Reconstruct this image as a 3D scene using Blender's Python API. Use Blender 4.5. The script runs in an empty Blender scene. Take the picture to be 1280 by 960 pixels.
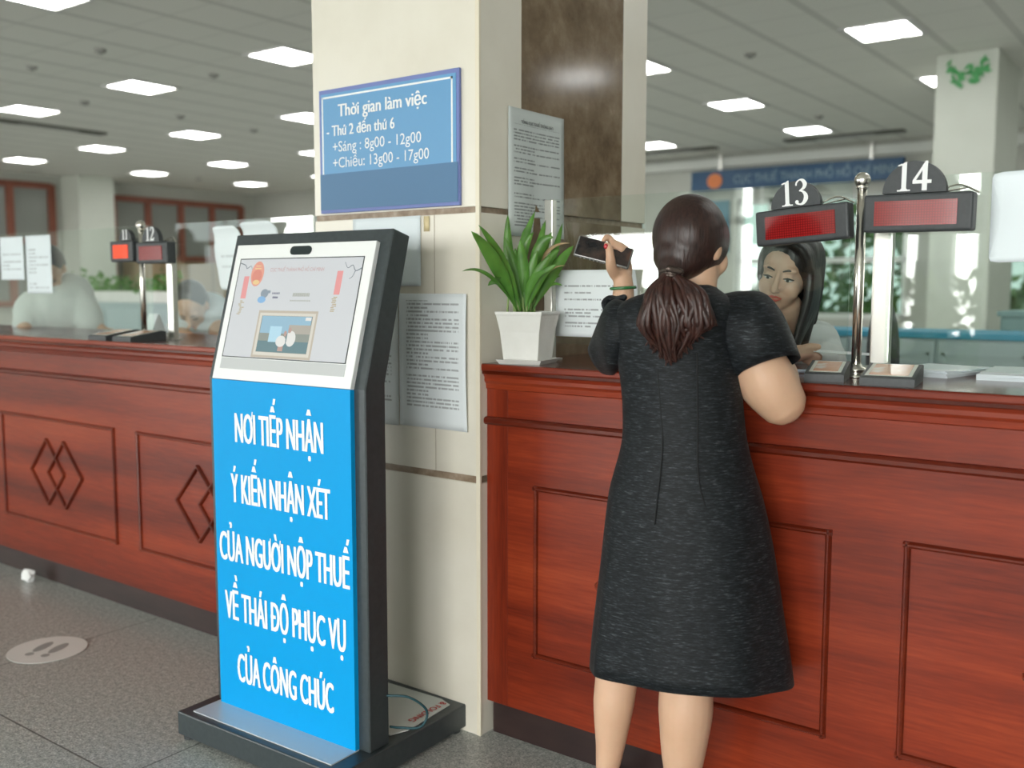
import bpy, bmesh, math, random
from mathutils import Vector, Matrix, Quaternion
sc = bpy.context.scene
COL = sc.collection
PI = math.pi
RND = random.Random(7)

# ------------------------------------------------------------------ camera, world, lights
YAW, PITCH, ROLL, FPX = -0.639659, -0.0978697, -0.0010746, 1224.7
CAM = Vector((1.735, -2.177, 1.32))
FW = Vector((math.sin(YAW) * math.cos(PITCH), math.cos(YAW) * math.cos(PITCH), math.sin(PITCH)))
_r = Vector((math.cos(YAW), -math.sin(YAW), 0)); _d = FW.cross(_r)
RT = _r * math.cos(ROLL) + _d * math.sin(ROLL); DN = _d * math.cos(ROLL) - _r * math.sin(ROLL)
cam_data = bpy.data.cameras.new('camera'); cam = bpy.data.objects.new('camera', cam_data); COL.objects.link(cam)
cam.matrix_world = Matrix(((RT.x, -DN.x, -FW.x, CAM.x), (RT.y, -DN.y, -FW.y, CAM.y), (RT.z, -DN.z, -FW.z, CAM.z), (0, 0, 0, 1)))
cam_data.sensor_width = 36; cam_data.lens = FPX * 36 / 1280
cam_data.clip_start = 0.05; cam_data.clip_end = 200
cam_data.dof.use_dof = True; cam_data.dof.focus_distance = 2.5; cam_data.dof.aperture_fstop = 2.3
sc.camera = cam
sc.view_settings.view_transform = 'Standard'; sc.view_settings.look = 'None'
sc.view_settings.gamma = 1; sc.view_settings.use_curve_mapping = False
sc.view_settings.exposure = 0.33
w = bpy.data.worlds.new('world'); sc.world = w; w.use_nodes = True
bg = w.node_tree.nodes['Background']; bg.inputs[0].default_value = (0.82, 0.92, 0.90, 1); bg.inputs[1].default_value = 2.2
def area(name, loc, rot, sx, sy, power, col=(1, 1, 1)):
    l = bpy.data.lights.new(name, 'AREA'); l.shape = 'RECTANGLE'; l.size = sx; l.size_y = sy; l.energy = power; l.color = col
    o = bpy.data.objects.new(name, l); COL.objects.link(o); o.location = loc; o.rotation_euler = rot
    return o
# overcast daylight beyond the open street front of the hall
area('daylight', (-2.0, -17.0, 5.2), (PI / 2 , 0, 0), 40, 9.5, 17500, (1.0, 0.985, 0.96))

def at(px, py, d):
    """point seen at pixel px, py at optical depth d"""
    return CAM + (RT * ((px - 640) / FPX) + DN * ((py - 480) / FPX) + FW) * d
def on(px, py, axis, v):
    r = RT * ((px - 640) / FPX) + DN * ((py - 480) / FPX) + FW
    return CAM + r * ((v - CAM[axis]) / r[axis])

# ------------------------------------------------------------------ materials
def node(nt, t, **kw):
    n = nt.nodes.new(t)
    for k, v in kw.items(): setattr(n, k, v)
    return n
def mat(name, col=(.8, .8, .8), rough=.5, metal=0, coat=0, spec=.5, emit=None, es=0, sss=0, sheen=0):
    m = bpy.data.materials.new(name); m.use_nodes = True
    b = m.node_tree.nodes['Principled BSDF']
    b.inputs['Base Color'].default_value = (*col, 1); b.inputs['Roughness'].default_value = rough
    b.inputs['Metallic'].default_value = metal; b.inputs['Coat Weight'].default_value = coat
    b.inputs['Coat Roughness'].default_value = .08
    b.inputs['Specular IOR Level'].default_value = spec
    if emit: b.inputs['Emission Color'].default_value = (*emit, 1); b.inputs['Emission Strength'].default_value = es
    if sss:
        b.inputs['Subsurface Weight'].default_value = sss; b.inputs['Subsurface Radius'].default_value = (.012, .005, .003)
    if sheen: b.inputs['Sheen Weight'].default_value = sheen
    return m
def bsdf(m): return m.node_tree.nodes['Principled BSDF']
def mmath(nt, op, a, b=None, c=None):
    n = node(nt, 'ShaderNodeMath', operation=op)
    for i, v in enumerate((a, b, c)):
        if v is None: continue
        if isinstance(v, (int, float)): n.inputs[i].default_value = v
        else: nt.links.new(v, n.inputs[i])
    return n.outputs[0]
def coords(nt, scale=(1, 1, 1), kind='Object'):
    tc = node(nt, 'ShaderNodeTexCoord'); mp = node(nt, 'ShaderNodeMapping'); mp.inputs['Scale'].default_value = scale
    nt.links.new(tc.outputs[kind], mp.inputs[0]); return mp.outputs[0]
def noise(nt, vec, scale, detail=3, rough=.55):
    n = node(nt, 'ShaderNodeTexNoise'); n.inputs['Scale'].default_value = scale; n.inputs['Detail'].default_value = detail
    n.inputs['Roughness'].default_value = rough; nt.links.new(vec, n.inputs['Vector']); return n.outputs['Fac']
def ramp(nt, fac, stops):
    r = node(nt, 'ShaderNodeValToRGB'); e = r.color_ramp.elements
    while len(e) < len(stops): e.new(.5)
    for i, (p, c) in enumerate(stops): e[i].position = p; e[i].color = (*c, 1)
    nt.links.new(fac, r.inputs[0]); return r.outputs[0]
def mixc(nt, fac, a, b):
    n = node(nt, 'ShaderNodeMix', data_type='RGBA')
    for i, v in ((0, fac), (6, a), (7, b)):
        if isinstance(v, tuple): n.inputs[i].default_value = (*v, 1)
        elif isinstance(v, (int, float)): n.inputs[i].default_value = v
        else: nt.links.new(v, n.inputs[i])
    return n.outputs[2]
def bump(nt, h, strength, dist=.002):
    b = node(nt, 'ShaderNodeBump'); b.inputs['Strength'].default_value = strength; b.inputs['Distance'].default_value = dist
    nt.links.new(h, b.inputs['Height']); return b.outputs[0]
def noisy(name, stops, scale, vs=(1, 1, 1), rough=.5, bmp=0, detail=4, **kw):
    m = mat(name, stops[0][1], rough, **kw); nt = m.node_tree
    f = noise(nt, coords(nt, vs), scale, detail)
    nt.links.new(ramp(nt, f, stops), bsdf(m).inputs['Base Color'])
    if bmp: nt.links.new(bump(nt, f, bmp), bsdf(m).inputs['Normal'])
    return m

def wood_mat(name, vs, dark=1.0):
    m = mat(name, (.25, .04, .02), .34, coat=.26, spec=.25); nt = m.node_tree
    big = noise(nt, coords(nt, tuple(v * .5 for v in vs)), 2.2, 2)
    fine = noise(nt, coords(nt, vs), 26, 4, .6)
    f = mmath(nt, 'ADD', mmath(nt, 'MULTIPLY', big, .7), mmath(nt, 'MULTIPLY', fine, .3))
    k = dark * .80
    nt.links.new(ramp(nt, f, [(.32, (.125 * k, .014 * k, .006 * k)), (.5, (.27 * k, .034 * k, .011 * k)), (.68, (.43 * k, .066 * k, .019 * k))]), bsdf(m).inputs['Base Color'])
    nt.links.new(bump(nt, fine, .06, .001), bsdf(m).inputs['Normal'])
    bsdf(m).inputs['Coat Roughness'].default_value = .13
    return m
WOOD = wood_mat('red_mahogany', (.35, 6, 6))
WOODV = wood_mat('red_mahogany_upright', (6, 6, .35))
WOODM = wood_mat('dark_mahogany_moulding', (.35, 6, 6), .62)
WOODT = wood_mat('dark_mahogany_top', (.35, 6, 6), .38); bsdf(WOODT).inputs['Roughness'].default_value = .2
SKIRT = noisy('brown_black_skirting', [(.3, (.022, .012, .012)), (.7, (.04, .022, .02))], 5, (1, 4, 4), .38)
CREAM = noisy('cream_tile', [(.25, (.70, .655, .55)), (.6, (.80, .765, .67)), (.9, (.83, .80, .72))], 2.2, rough=.32, detail=6)
BAND = noisy('brown_stone_band', [(.3, (.20, .135, .085)), (.55, (.33, .25, .18)), (.75, (.50, .42, .33))], 26, rough=.45)
MARBLE = mat('brown_marble', rough=.12, spec=.5); _nt = MARBLE.node_tree
_f = noise(_nt, coords(_nt), 7, 9, .7); _g = noise(_nt, coords(_nt), 2.2, 3, .6)
_nt.links.new(ramp(_nt, mmath(_nt, 'ADD', mmath(_nt, 'MULTIPLY', _f, .75), mmath(_nt, 'MULTIPLY', _g, .25)), [(.36, (.11, .072, .040)), (.5, (.20, .14, .085)), (.6, (.27, .20, .13)), (.7, (.44, .36, .27))]), bsdf(MARBLE).inputs['Base Color'])
EDGE = mat('cream_corner_trim', (.78, .72, .58), .4)
WALLM = noisy('pale_wall_paint', [(.3, (.50, .51, .46)), (.7, (.55, .56, .51))], 1.5, rough=.7)
COLP = noisy('pale_green_white_paint', [(.3, (.60, .63, .56)), (.7, (.66, .69, .62))], 1.5, rough=.6)
CHROME = mat('polished_steel', (.80, .78, .72), .24, 1)
ALU = mat('brushed_aluminium', (.78, .77, .72), .34, 1)
BLACKP = noisy('black_powder_coat', [(.3, (.028, .038, .042)), (.7, (.040, .052, .057))], 60, rough=.42, spec=.6)
GREYP = noisy('charcoal_plastic', [(.3, (.040, .046, .050)), (.7, (.052, .058, .062))], 90, rough=.5)
WHITEP = mat('white_gloss_panel', (.86, .88, .88), .25)
GREYS = mat('pale_grey_strip', (.52, .54, .55), .4)
BLUEK = mat('bright_blue_vinyl', (.0, .33, .74), .45, spec=.2)
LETTER = mat('white_lettering', (.88, .90, .90), .5)
STEELBASE = mat('pale_base_plate', (.62, .66, .68), .3, .2)
PAPER = mat('white_paper', (.78, .83, .85), .7)
PAPERB = mat('bluish_white_paper', (.80, .88, .92), .6)
INK = mat('black_ink', (.03, .03, .035), .7)
RED = mat('red_print', (.55, .05, .04), .6)
SKIN = noisy('skin', [(.3, (.58, .36, .235)), (.7, (.66, .425, .29))], 9, rough=.5, sss=.12)
SKINC = noisy('fair_skin', [(.3, (.56, .36, .26)), (.7, (.61, .41, .305))], 9, rough=.5, sss=.12)
GREEN = mat('plant_green', rough=.38, spec=.5); _nt = GREEN.node_tree
_nt.links.new(ramp(_nt, noise(_nt, coords(_nt), 14, 2), [(.3, (.045, .15, .018)), (.7, (.12, .31, .05))]), bsdf(GREEN).inputs['Base Color'])
bsdf(GREEN).inputs['Subsurface Weight'].default_value = .05
STEM = mat('pale_green_stem', (.25, .36, .12), .5)
DRY = mat('dry_leaf', (.42, .30, .16), .7)
POTW = noisy('white_planter_plastic', [(.3, (.70, .70, .66)), (.7, (.78, .78, .75))], 12, rough=.45)
FOLI = noisy('outdoor_foliage', [(.3, (.05, .13, .03)), (.7, (.20, .32, .08))], 3, rough=.6)

def glass_mat(name, tint, spec=1.0):
    m = bpy.data.materials.new(name); m.use_nodes = True; nt = m.node_tree; nt.nodes.clear()
    out = node(nt, 'ShaderNodeOutputMaterial'); mx = node(nt, 'ShaderNodeMixShader')
    tr = node(nt, 'ShaderNodeBsdfTransparent'); tr.inputs[0].default_value = (*tint, 1)
    gl = node(nt, 'ShaderNodeBsdfGlossy'); gl.inputs['Roughness'].default_value = 0.0; gl.inputs[0].default_value = (spec, spec, spec, 1)
    ge = node(nt, 'ShaderNodeNewGeometry'); dp = node(nt, 'ShaderNodeVectorMath', operation='DOT_PRODUCT')
    nt.links.new(ge.outputs['Normal'], dp.inputs[0]); nt.links.new(ge.outputs['Incoming'], dp.inputs[1])
    c = mmath(nt, 'ABSOLUTE', dp.outputs['Value']); q = mmath(nt, 'POWER', mmath(nt, 'SUBTRACT', 1.0, c), 5)
    nt.links.new(mmath(nt, 'ADD', .042, mmath(nt, 'MULTIPLY', q, .95)), mx.inputs[0]); nt.links.new(tr.outputs[0], mx.inputs[1]); nt.links.new(gl.outputs[0], mx.inputs[2])
    nt.links.new(mx.outputs[0], out.inputs[0]); return m
GLASS = glass_mat('clear_glass', (.95, .98, .965))
WINGLASS = glass_mat('tinted_window_glass', (.52, .58, .55))

def paper_mat(name, w, h, sp=.0085, top=.03, side=.022, base=(.78, .83, .85), ink=.62, gap=.22, seed=0.0):
    """printed sheet: object x runs right from the left edge, z runs down from 0"""
    m = mat(name, base, .7); nt = m.node_tree
    tc = node(nt, 'ShaderNodeTexCoord'); s = node(nt, 'ShaderNodeSeparateXYZ'); nt.links.new(tc.outputs['Object'], s.inputs[0])
    x, z = s.outputs[0], mmath(nt, 'MULTIPLY', s.outputs[2], -1)
    li = mmath(nt, 'DIVIDE', z, sp); fl = mmath(nt, 'FLOOR', li); fr = mmath(nt, 'FRACT', li)
    on_line = mmath(nt, 'GREATER_THAN', fr, .52)
    def white(a, b):
        cv = node(nt, 'ShaderNodeCombineXYZ')
        for i, v in enumerate((a, b)): nt.links.new(v, cv.inputs[i])
        cv.inputs[2].default_value = seed
        wn = node(nt, 'ShaderNodeTexWhiteNoise', noise_dimensions='3D'); nt.links.new(cv.outputs[0], wn.inputs[0]); return wn.outputs[0]
    word = mmath(nt, 'GREATER_THAN', white(mmath(nt, 'FLOOR', mmath(nt, 'MULTIPLY', x, 330)), fl), .22)
    zero = mmath(nt, 'MULTIPLY', x, 0)
    lr = white(zero, fl)
    para = mmath(nt, 'GREATER_THAN', lr, gap)
    endx = mmath(nt, 'SUBTRACT', w - side, mmath(nt, 'MULTIPLY', mmath(nt, 'GREATER_THAN', white(fl, zero), .72), w * .45))
    f = mmath(nt, 'MULTIPLY', on_line, word); f = mmath(nt, 'MULTIPLY', f, para)
    for a, op, b in ((x, 'GREATER_THAN', side), (x, 'LESS_THAN', endx), (z, 'GREATER_THAN', top), (z, 'LESS_THAN', h - .05)):
        f = mmath(nt, 'MULTIPLY', f, mmath(nt, op, a, b))
    nt.links.new(mixc(nt, mmath(nt, 'MULTIPLY', f, ink), base, (.03, .03, .04)), bsdf(m).inputs['Base Color'])
    return m

# ------------------------------------------------------------------ mesh helpers
def link(name, me, m=None, parent=None):
    o = bpy.data.objects.new(name, me); COL.objects.link(o)
    if m is not None:
        for x in (m if isinstance(m, (list, tuple)) else [m]): me.materials.append(x)
    if parent is not None: o.parent = parent
    return o
def obj(name, bm, m=None, parent=None, smooth=False):
    bmesh.ops.recalc_face_normals(bm, faces=bm.faces)
    me = bpy.data.meshes.new(name); bm.to_mesh(me); bm.free()
    if smooth: me.shade_smooth()
    return link(name, me, m, parent)
def tag(o, label=None, cat=None, group=None, kind=None):
    if label: o['label'] = label
    if cat: o['category'] = cat
    if group: o['group'] = group
    if kind: o['kind'] = kind
    return o
def struct(o): o['kind'] = 'structure'; return o
def thing(name, label, cat, loc=(0, 0, 0), rz=0, group=None):
    o = bpy.data.objects.new(name, None); COL.objects.link(o); o.location = loc; o.rotation_euler = (0, 0, rz); o.empty_display_size = .1
    return tag(o, label, cat, group)
def dup(root, loc=None, rz=None, label=None):
    r = root.copy(); COL.objects.link(r)
    if loc is not None: r.location = loc
    if rz is not None: r.rotation_euler = (0, 0, rz)
    if label: r['label'] = label
    for ch in list(root.children):
        c = ch.copy(); COL.objects.link(c); c.parent = r
        for g in list(ch.children):
            d = g.copy(); COL.objects.link(d); d.parent = c
    return r
def BM(): return bmesh.new()
def box(bm, x0, x1, y0, y1, z0, z1, bev=0, seg=2, mi=0):
    vs = [bm.verts.new((x, y, z)) for x in (x0, x1) for y in (y0, y1) for z in (z0, z1)]
    fs = [bm.faces.new([vs[i] for i in q]) for q in ((0, 1, 3, 2), (4, 6, 7, 5), (0, 4, 5, 1), (2, 3, 7, 6), (0, 2, 6, 4), (1, 5, 7, 3))]
    for f in fs: f.material_index = mi
    if bev:
        bmesh.ops.recalc_face_normals(bm, faces=fs)
        es = list({e for f in fs for e in f.edges})
        bmesh.ops.bevel(bm, geom=es, offset=bev, segments=seg, affect='EDGES', profile=.5)
    return bm
def prism(bm, pts, axis, a, b, mi=0):
    """extrude 2-D outline pts along axis from a to b"""
    def mk(p, t):
        return {0: (t, p[0], p[1]), 1: (p[0], t, p[1]), 2: (p[0], p[1], t)}[axis]
    A = [bm.verts.new(mk(p, a)) for p in pts]; B = [bm.verts.new(mk(p, b)) for p in pts]; n = len(pts)
    fs = [bm.faces.new(A), bm.faces.new(B)] + [bm.faces.new((A[i], A[(i + 1) % n], B[(i + 1) % n], B[i])) for i in range(n)]
    for f in fs: f.material_index = mi
    return bm
def catmull(pts, n):
    P = [Vector(p) for p in pts]
    if len(P) == 2: return [P[0].lerp(P[1], i / n) for i in range(n + 1)]
    out = []
    Q = [P[0] * 2 - P[1]] + P + [P[-1] * 2 - P[-2]]
    segs = len(P) - 1
    for i in range(n + 1):
        t = i / n * segs; k = min(int(t), segs - 1); u = t - k
        a, b, c, d = Q[k:k + 4]
        out.append(.5 * ((2 * b) + (c - a) * u + (2 * a - 5 * b + 4 * c - d) * u * u + (3 * b - a - 3 * c + d) * u ** 3))
    return out
def lerpl(vals, t):
    k = t * (len(vals) - 1); i = min(int(k), len(vals) - 2) if len(vals) > 1 else 0
    if len(vals) == 1: return vals[0]
    return vals[i] + (vals[i + 1] - vals[i]) * (k - i)
def limb(bm, pts, rad, n=None, seg=12, caps=True, mi=0):
    """round tube through pts with radii rad (tapering), rounded ends"""
    n = n or max(4, 4 * (len(pts) - 1)); C = catmull(pts, n)
    R = [lerpl(rad, i / n) for i in range(n + 1)]
    T = [(C[min(i + 1, n)] - C[max(i - 1, 0)]).normalized() for i in range(n + 1)]
    rings = []
    if caps:
        for a in (80, 55, 28):
            a = math.radians(a); rings.append((C[0] - T[0] * R[0] * math.sin(a), T[0], R[0] * math.cos(a)))
    rings += list(zip(C, T, R))
    if caps:
        for a in (28, 55, 80):
            a = math.radians(a); rings.append((C[-1] + T[-1] * R[-1] * math.sin(a), T[-1], R[-1] * math.cos(a)))
    up = Vector((0, 0, 1)) if abs(T[0].z) < .9 else Vector((1, 0, 0))
    x = T[0].cross(up).normalized(); prev = None; allf = []
    first = None
    for c, t, r in rings:
        x = (x - t * x.dot(t)).normalized(); y = t.cross(x)
        vs = [bm.verts.new(c + (x * math.cos(2 * PI * k / seg) + y * math.sin(2 * PI * k / seg)) * r) for k in range(seg)]
        if prev:
            for k in range(seg): allf.append(bm.faces.new((prev[k], prev[(k + 1) % seg], vs[(k + 1) % seg], vs[k])))
        else: first = vs
        prev = vs
    allf.append(bm.faces.new(list(reversed(first)))); allf.append(bm.faces.new(prev))
    for f in allf: f.material_index = mi
    return bm
def ball(bm, c, r, M=None, seg=16, mi=0):
    r = (r, r, r) if isinstance(r, (int, float)) else r
    mm = Matrix.Translation(Vector(c)) @ Matrix.Diagonal((*r, 1))
    if M is not None: mm = M @ mm
    d = bmesh.ops.create_uvsphere(bm, u_segments=seg, v_segments=seg // 2 + 2, radius=1, matrix=mm)
    for v in d['verts']:
        for f in v.link_faces: f.material_index = mi
    return bm
def lathe(bm, prof, seg=24, c=(0, 0, 0), mi=0):
    prev = None; cx, cy, cz = c
    for r, z in prof:
        vs = [bm.verts.new((cx + r * math.cos(2 * PI * k / seg), cy + r * math.sin(2 * PI * k / seg), cz + z)) for k in range(seg)]
        if prev:
            for k in range(seg): bm.faces.new((prev[k], prev[(k + 1) % seg], vs[(k + 1) % seg], vs[k])).material_index = mi
        else: bm.faces.new(list(reversed(vs)))
        prev = vs
    bm.faces.new(prev); return bm
def loft(bm, rings, close=True, cap=(False, False)):
    prev = None; first = None
    for ring in rings:
        vs = [bm.verts.new(p) for p in ring]; n = len(vs)
        if prev:
            for k in range(n if close else n - 1): bm.faces.new((prev[k], prev[(k + 1) % n], vs[(k + 1) % n], vs[k]))
        else: first = vs
        prev = vs
    if cap[0]: bm.faces.new(list(reversed(first)))
    if cap[1]: bm.faces.new(prev)
    return bm
def xf(bm, M): bmesh.ops.transform(bm, matrix=M, verts=bm.verts); return bm
def baked(me_obj):
    dg = bpy.context.evaluated_depsgraph_get(); dg.update()
    me = bpy.data.meshes.new_from_object(me_obj.evaluated_get(dg)); bpy.data.objects.remove(me_obj); return me
def fuse(name, bm, voxel, m, parent=None, smooth=4):
    """weld overlapping closed shapes into one continuous skin"""
    me = bpy.data.meshes.new(name); bmesh.ops.recalc_face_normals(bm, faces=bm.faces); bm.to_mesh(me); bm.free()
    t = bpy.data.objects.new('tmp', me); COL.objects.link(t)
    r = t.modifiers.new('r', 'REMESH'); r.mode = 'VOXEL'; r.voxel_size = voxel
    if smooth:
        s = t.modifiers.new('s', 'SMOOTH'); s.iterations = smooth; s.factor = .5
    me2 = baked(t); me2.materials.clear(); me2.shade_smooth(); me2.name = name
    return link(name, me2, m, parent)
_hh = {}
def text_me(body, wid=None, cap=.05, ext=.0008, bold=0.0, align='LEFT'):
    """lettering lying in local x (right), z (up), facing -y; wid fits the width, cap is the capital height"""
    def raw(s, b):
        cu = bpy.data.curves.new('t', 'FONT'); cu.body = s; cu.size = 1; cu.offset = b; cu.resolution_u = 3
        o = bpy.data.objects.new('t', cu); COL.objects.link(o); me = baked(o); bpy.data.curves.remove(cu); return me
    body0 = body; horn = {'Ơ': 'O', 'Ờ': 'Ò', 'Ớ': 'Ó', 'Ư': 'U', 'Ứ': 'Ú', 'Ừ': 'Ù', 'ơ': 'o', 'ờ': 'ò', 'ớ': 'ó', 'ư': 'u', 'ứ': 'ú', 'ừ': 'ù', 'Đ': 'D', 'đ': 'd'}
    body = ''.join(horn.get(c, c) for c in body0)
    if 'H' not in _hh: _hh['H'] = max(v.co.y for v in raw('H', 0).vertices)
    me = raw(body, min(bold, 0)); sz = cap / _hh['H']
    x0 = min(v.co.x for v in me.vertices); x1 = max(v.co.x for v in me.vertices)
    sx = wid / (x1 - x0) if wid else sz
    extra = []; Hh = _hh['H']; th = .085
    for i, ch in enumerate(body0):
        if ch not in horn: continue
        mm = raw(body[:i + 1], 0); xe = max(v.co.x for v in mm.vertices); bpy.data.meshes.remove(mm)
        if ch in 'Đđ':
            
            wd = raw(body[i], 0); w0 = max(v.co.x for v in wd.vertices) - min(v.co.x for v in wd.vertices); bpy.data.meshes.remove(wd)
            if ch == 'Đ': xs_, zz = (xe - w0 - .07, xe - w0 * .42), Hh * .5
            else: xs_, zz = (xe - w0 * .55, xe + .05), Hh * .86
            extra.append([(xs_[0], zz - th / 2), (xs_[1], zz - th / 2), (xs_[1], zz + th / 2), (xs_[0], zz + th / 2)])
        else:
            top = Hh if ch.isupper() else Hh * .74
            extra.append([(xe - .07, top * .80), (xe + .02, top * .86), (xe + .075, top * 1.10), (xe - .005, top * 1.10), (xe - .03, top * .97)])
    if align == 'CENTER': x0 = (x0 + x1) / 2
    for v in me.vertices: v.co = Vector(((v.co.x - x0) * sx, -ext, v.co.y * sz))
    bm = BM(); bm.from_mesh(me)
    if bold > 0:
        for j, q in enumerate((-1, 1)):
            m2 = me.copy()
            for v in m2.vertices: v.co.x += q * bold * sz * .8; v.co.y -= .00012 * (j + 1)
            bm.from_mesh(m2); bpy.data.meshes.remove(m2)
    bpy.data.meshes.remove(me); ext += .0004
    for pts in extra: bm.faces.new([bm.verts.new(((a - x0) * sx, -ext, b * sz)) for a, b in pts])
    bmesh.ops.recalc_face_normals(bm, faces=bm.faces)
    return bm
def lettering(name, body, m, parent, loc, wid=None, cap=.05, bold=0., M=None, align='LEFT'):
    bm = text_me(body, wid, cap, .0006, bold, align)
    if M is not None: xf(bm, M)
    o = obj(name, bm, m, parent); o.location = loc; return o

# ------------------------------------------------------------------ setting
def plane_noise_floor():
    m = mat('grey_granite', (.2, .2, .2), .28, spec=.45); nt = m.node_tree
    f = noise(nt, coords(nt), 170, 3, .75); g = noise(nt, coords(nt), 60, 2, .6)
    c = ramp(nt, mmath(nt, 'ADD', mmath(nt, 'MULTIPLY', f, .7), mmath(nt, 'MULTIPLY', g, .3)), [(.34, (.13, .15, .15)), (.5, (.40, .42, .40)), (.66, (.76, .76, .73))])
    s = node(nt, 'ShaderNodeSeparateXYZ'); nt.links.new(coords(nt), s.inputs[0])
    def joint(o, p, off):
        t = mmath(nt, 'FRACT', mmath(nt, 'DIVIDE', mmath(nt, 'ADD', o, off), p)); return mmath(nt, 'LESS_THAN', t, .006 / p)
    j = mmath(nt, 'MAXIMUM', joint(s.outputs[0], 1.06, 1.69 + 10.6), joint(s.outputs[1], 1.06, 10.6 + .78))
    nt.links.new(mixc(nt, mmath(nt, 'MULTIPLY', j, .7), c, (.03, .035, .035)), bsdf(m).inputs['Base Color'])
    return m
XL, XR, YF, YB, ZC = -17.2, 6.6, -9.0, 13.0, 3.5
struct(obj('floor', box(BM(), XL - .3, XR + .3, YF - .3, YB + .3, -.12, 0), plane_noise_floor()))
def ceil_mat():
    m = mat('grey_ceiling_tile', (.5, .5, .46), .8); nt = m.node_tree
    s = node(nt, 'ShaderNodeSeparateXYZ'); nt.links.new(coords(nt), s.inputs[0])
    def joint(o, p, off, wd):
        t = mmath(nt, 'FRACT', mmath(nt, 'DIVIDE', mmath(nt, 'ADD', o, off), p)); return mmath(nt, 'LESS_THAN', mmath(nt, 'ABSOLUTE', mmath(nt, 'SUBTRACT', t, .5)), wd / p)
    a = joint(s.outputs[0], .6, 18.0 - .042 + .3, .035); b = joint(s.outputs[1], .6, 18.0 + .3 + .3, .012)
    f = mmath(nt, 'MAXIMUM', mmath(nt, 'MULTIPLY', a, .38), mmath(nt, 'MULTIPLY', b, .18))
    c = mixc(nt, f, (.84, .84, .78), (.40, .40, .36))
    nt.links.new(c, bsdf(m).inputs['Base Color']); return m
struct(obj('ceiling', box(BM(), XL - .3, XR + .3, YF - .3, YB + .3, ZC, ZC + .2), ceil_mat()))
struct(obj('wall_right', box(BM(), XR, XR + .3, YF, YB, 0, ZC), WALLM))

# end wall far left with a glazed timber partition
TIMBER = noisy('red_timber', [(.3, (.20, .06, .035)), (.7, (.30, .10, .06))], 6, (4, 4, .5), .5)
PANE = mat('grey_green_pane', (.26, .27, .25), .12)
struct(obj('wall_left', box(BM(), XL - .3, XL, YF, YB, 0, ZC), WALLM))
def timber_window(n, y0, y1, z0, z1, bars, rails):
    bm = BM()
    for y in [y0 + (y1 - y0) * i / bars for i in range(bars + 1)]: box(bm, XL + .002, XL + .10, y - .07, y + .07, z0, z1, .01)
    for z in rails: box(bm, XL + .002, XL + .09, y0, y1, z - .06, z + .06, .01)
    o = struct(obj('window_%d' % n, bm, TIMBER))
    obj('pane', box(BM(), XL + .03, XL + .04, y0, y1, z0, z1), PANE, o)
timber_window(1, 9.35, 12.6, 1.0, 3.2, 4, (1.0, 1.95, 3.17))
timber_window(2, 5.6, 8.05, 1.0, 3.32, 3, (1.0, 2.2, 3.28))
struct(obj('trim_1', box(BM(), -17.19, -16.5, 8.26, 9.0, 0, ZC - .001), COLP))

# back wall with windows on the planting behind the building
WIN = [(-8.6, -6.7), (-5.0, -3.9), (-3.75, -2.3), (-1.6, -.3), (1.2, 3.6)]
bm = BM()
xs = [XL] + [v for a in WIN for v in a] + [XR]
for i in range(0, len(xs), 2): box(bm, xs[i], xs[i + 1], YB, YB + .3, 0, ZC)
for a, b in WIN: box(bm, a, b, YB, YB + .3, 0, .85); box(bm, a, b, YB, YB + .3, 2.75, ZC)
struct(obj('wall_back', bm, WALLM))
WFR = mat('white_window_frame', (.72, .75, .72), .5)
for i, (a, b) in enumerate(WIN):
    bm = BM()
    for x in (a + .04, (a + b) / 2, b - .04): box(bm, x - .04, x + .04, YB + .1, YB + .18, .85, 2.75)
    for z in (.89, 1.75, 2.71): box(bm, a, b, YB + .1, YB + .18, z - .04, z + .04)
    o = struct(obj('window_%d' % (3 + i), bm, WFR))
    obj('pane', box(BM(), a, b, YB + .13, YB + .14, .85, 2.75), WINGLASS, o)
struct(obj('trim_2', box(BM(), -8, XR, YB - .12, YB - .001, 3.28, 3.42), mat('pale_cornice', (.72, .74, .70), .6)))

# open street front: head wall and mullions
FRONT = [(-16.4, -7.6), (-5.9, -.55), (.6, 6.0)]
bm = BM()
xs = [XL] + [v for a in FRONT for v in a] + [XR]
for i in range(0, len(xs), 2): box(bm, xs[i], xs[i + 1], YF - .3, YF, 0, ZC)
for a, b in FRONT: box(bm, a, b, YF - .3, YF, 3.05, ZC)
box(bm, -5.9, -4.25, YF - .3, YF, 2.06, 3.05)  # added head panel, shaped to cut off the bright reflection in the counter glass
struct(obj('wall_front', bm, WALLM))
for i, (a, b) in enumerate(FRONT):
    bm = BM(); n = max(2, round((b - a) / 1.35))
    for k in range(n + 1):
        x = a + (b - a) * k / n; box(bm, x - .035, x + .035, YF - .2, YF - .12, 0, 3.05)
    box(bm, a, b, YF - .2, YF - .12, 2.12, 2.22)
    struct(obj('window_%d' % (8 + i), bm, WFR))
REFLBLOCK = noisy('reflection_block_plaster', [(.3, (.40, .44, .41)), (.7, (.48, .52, .48))], 1.2, rough=.8); REFLBLOCKWIN = mat('reflection_block_window', (.16, .21, .20), .3)
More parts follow.
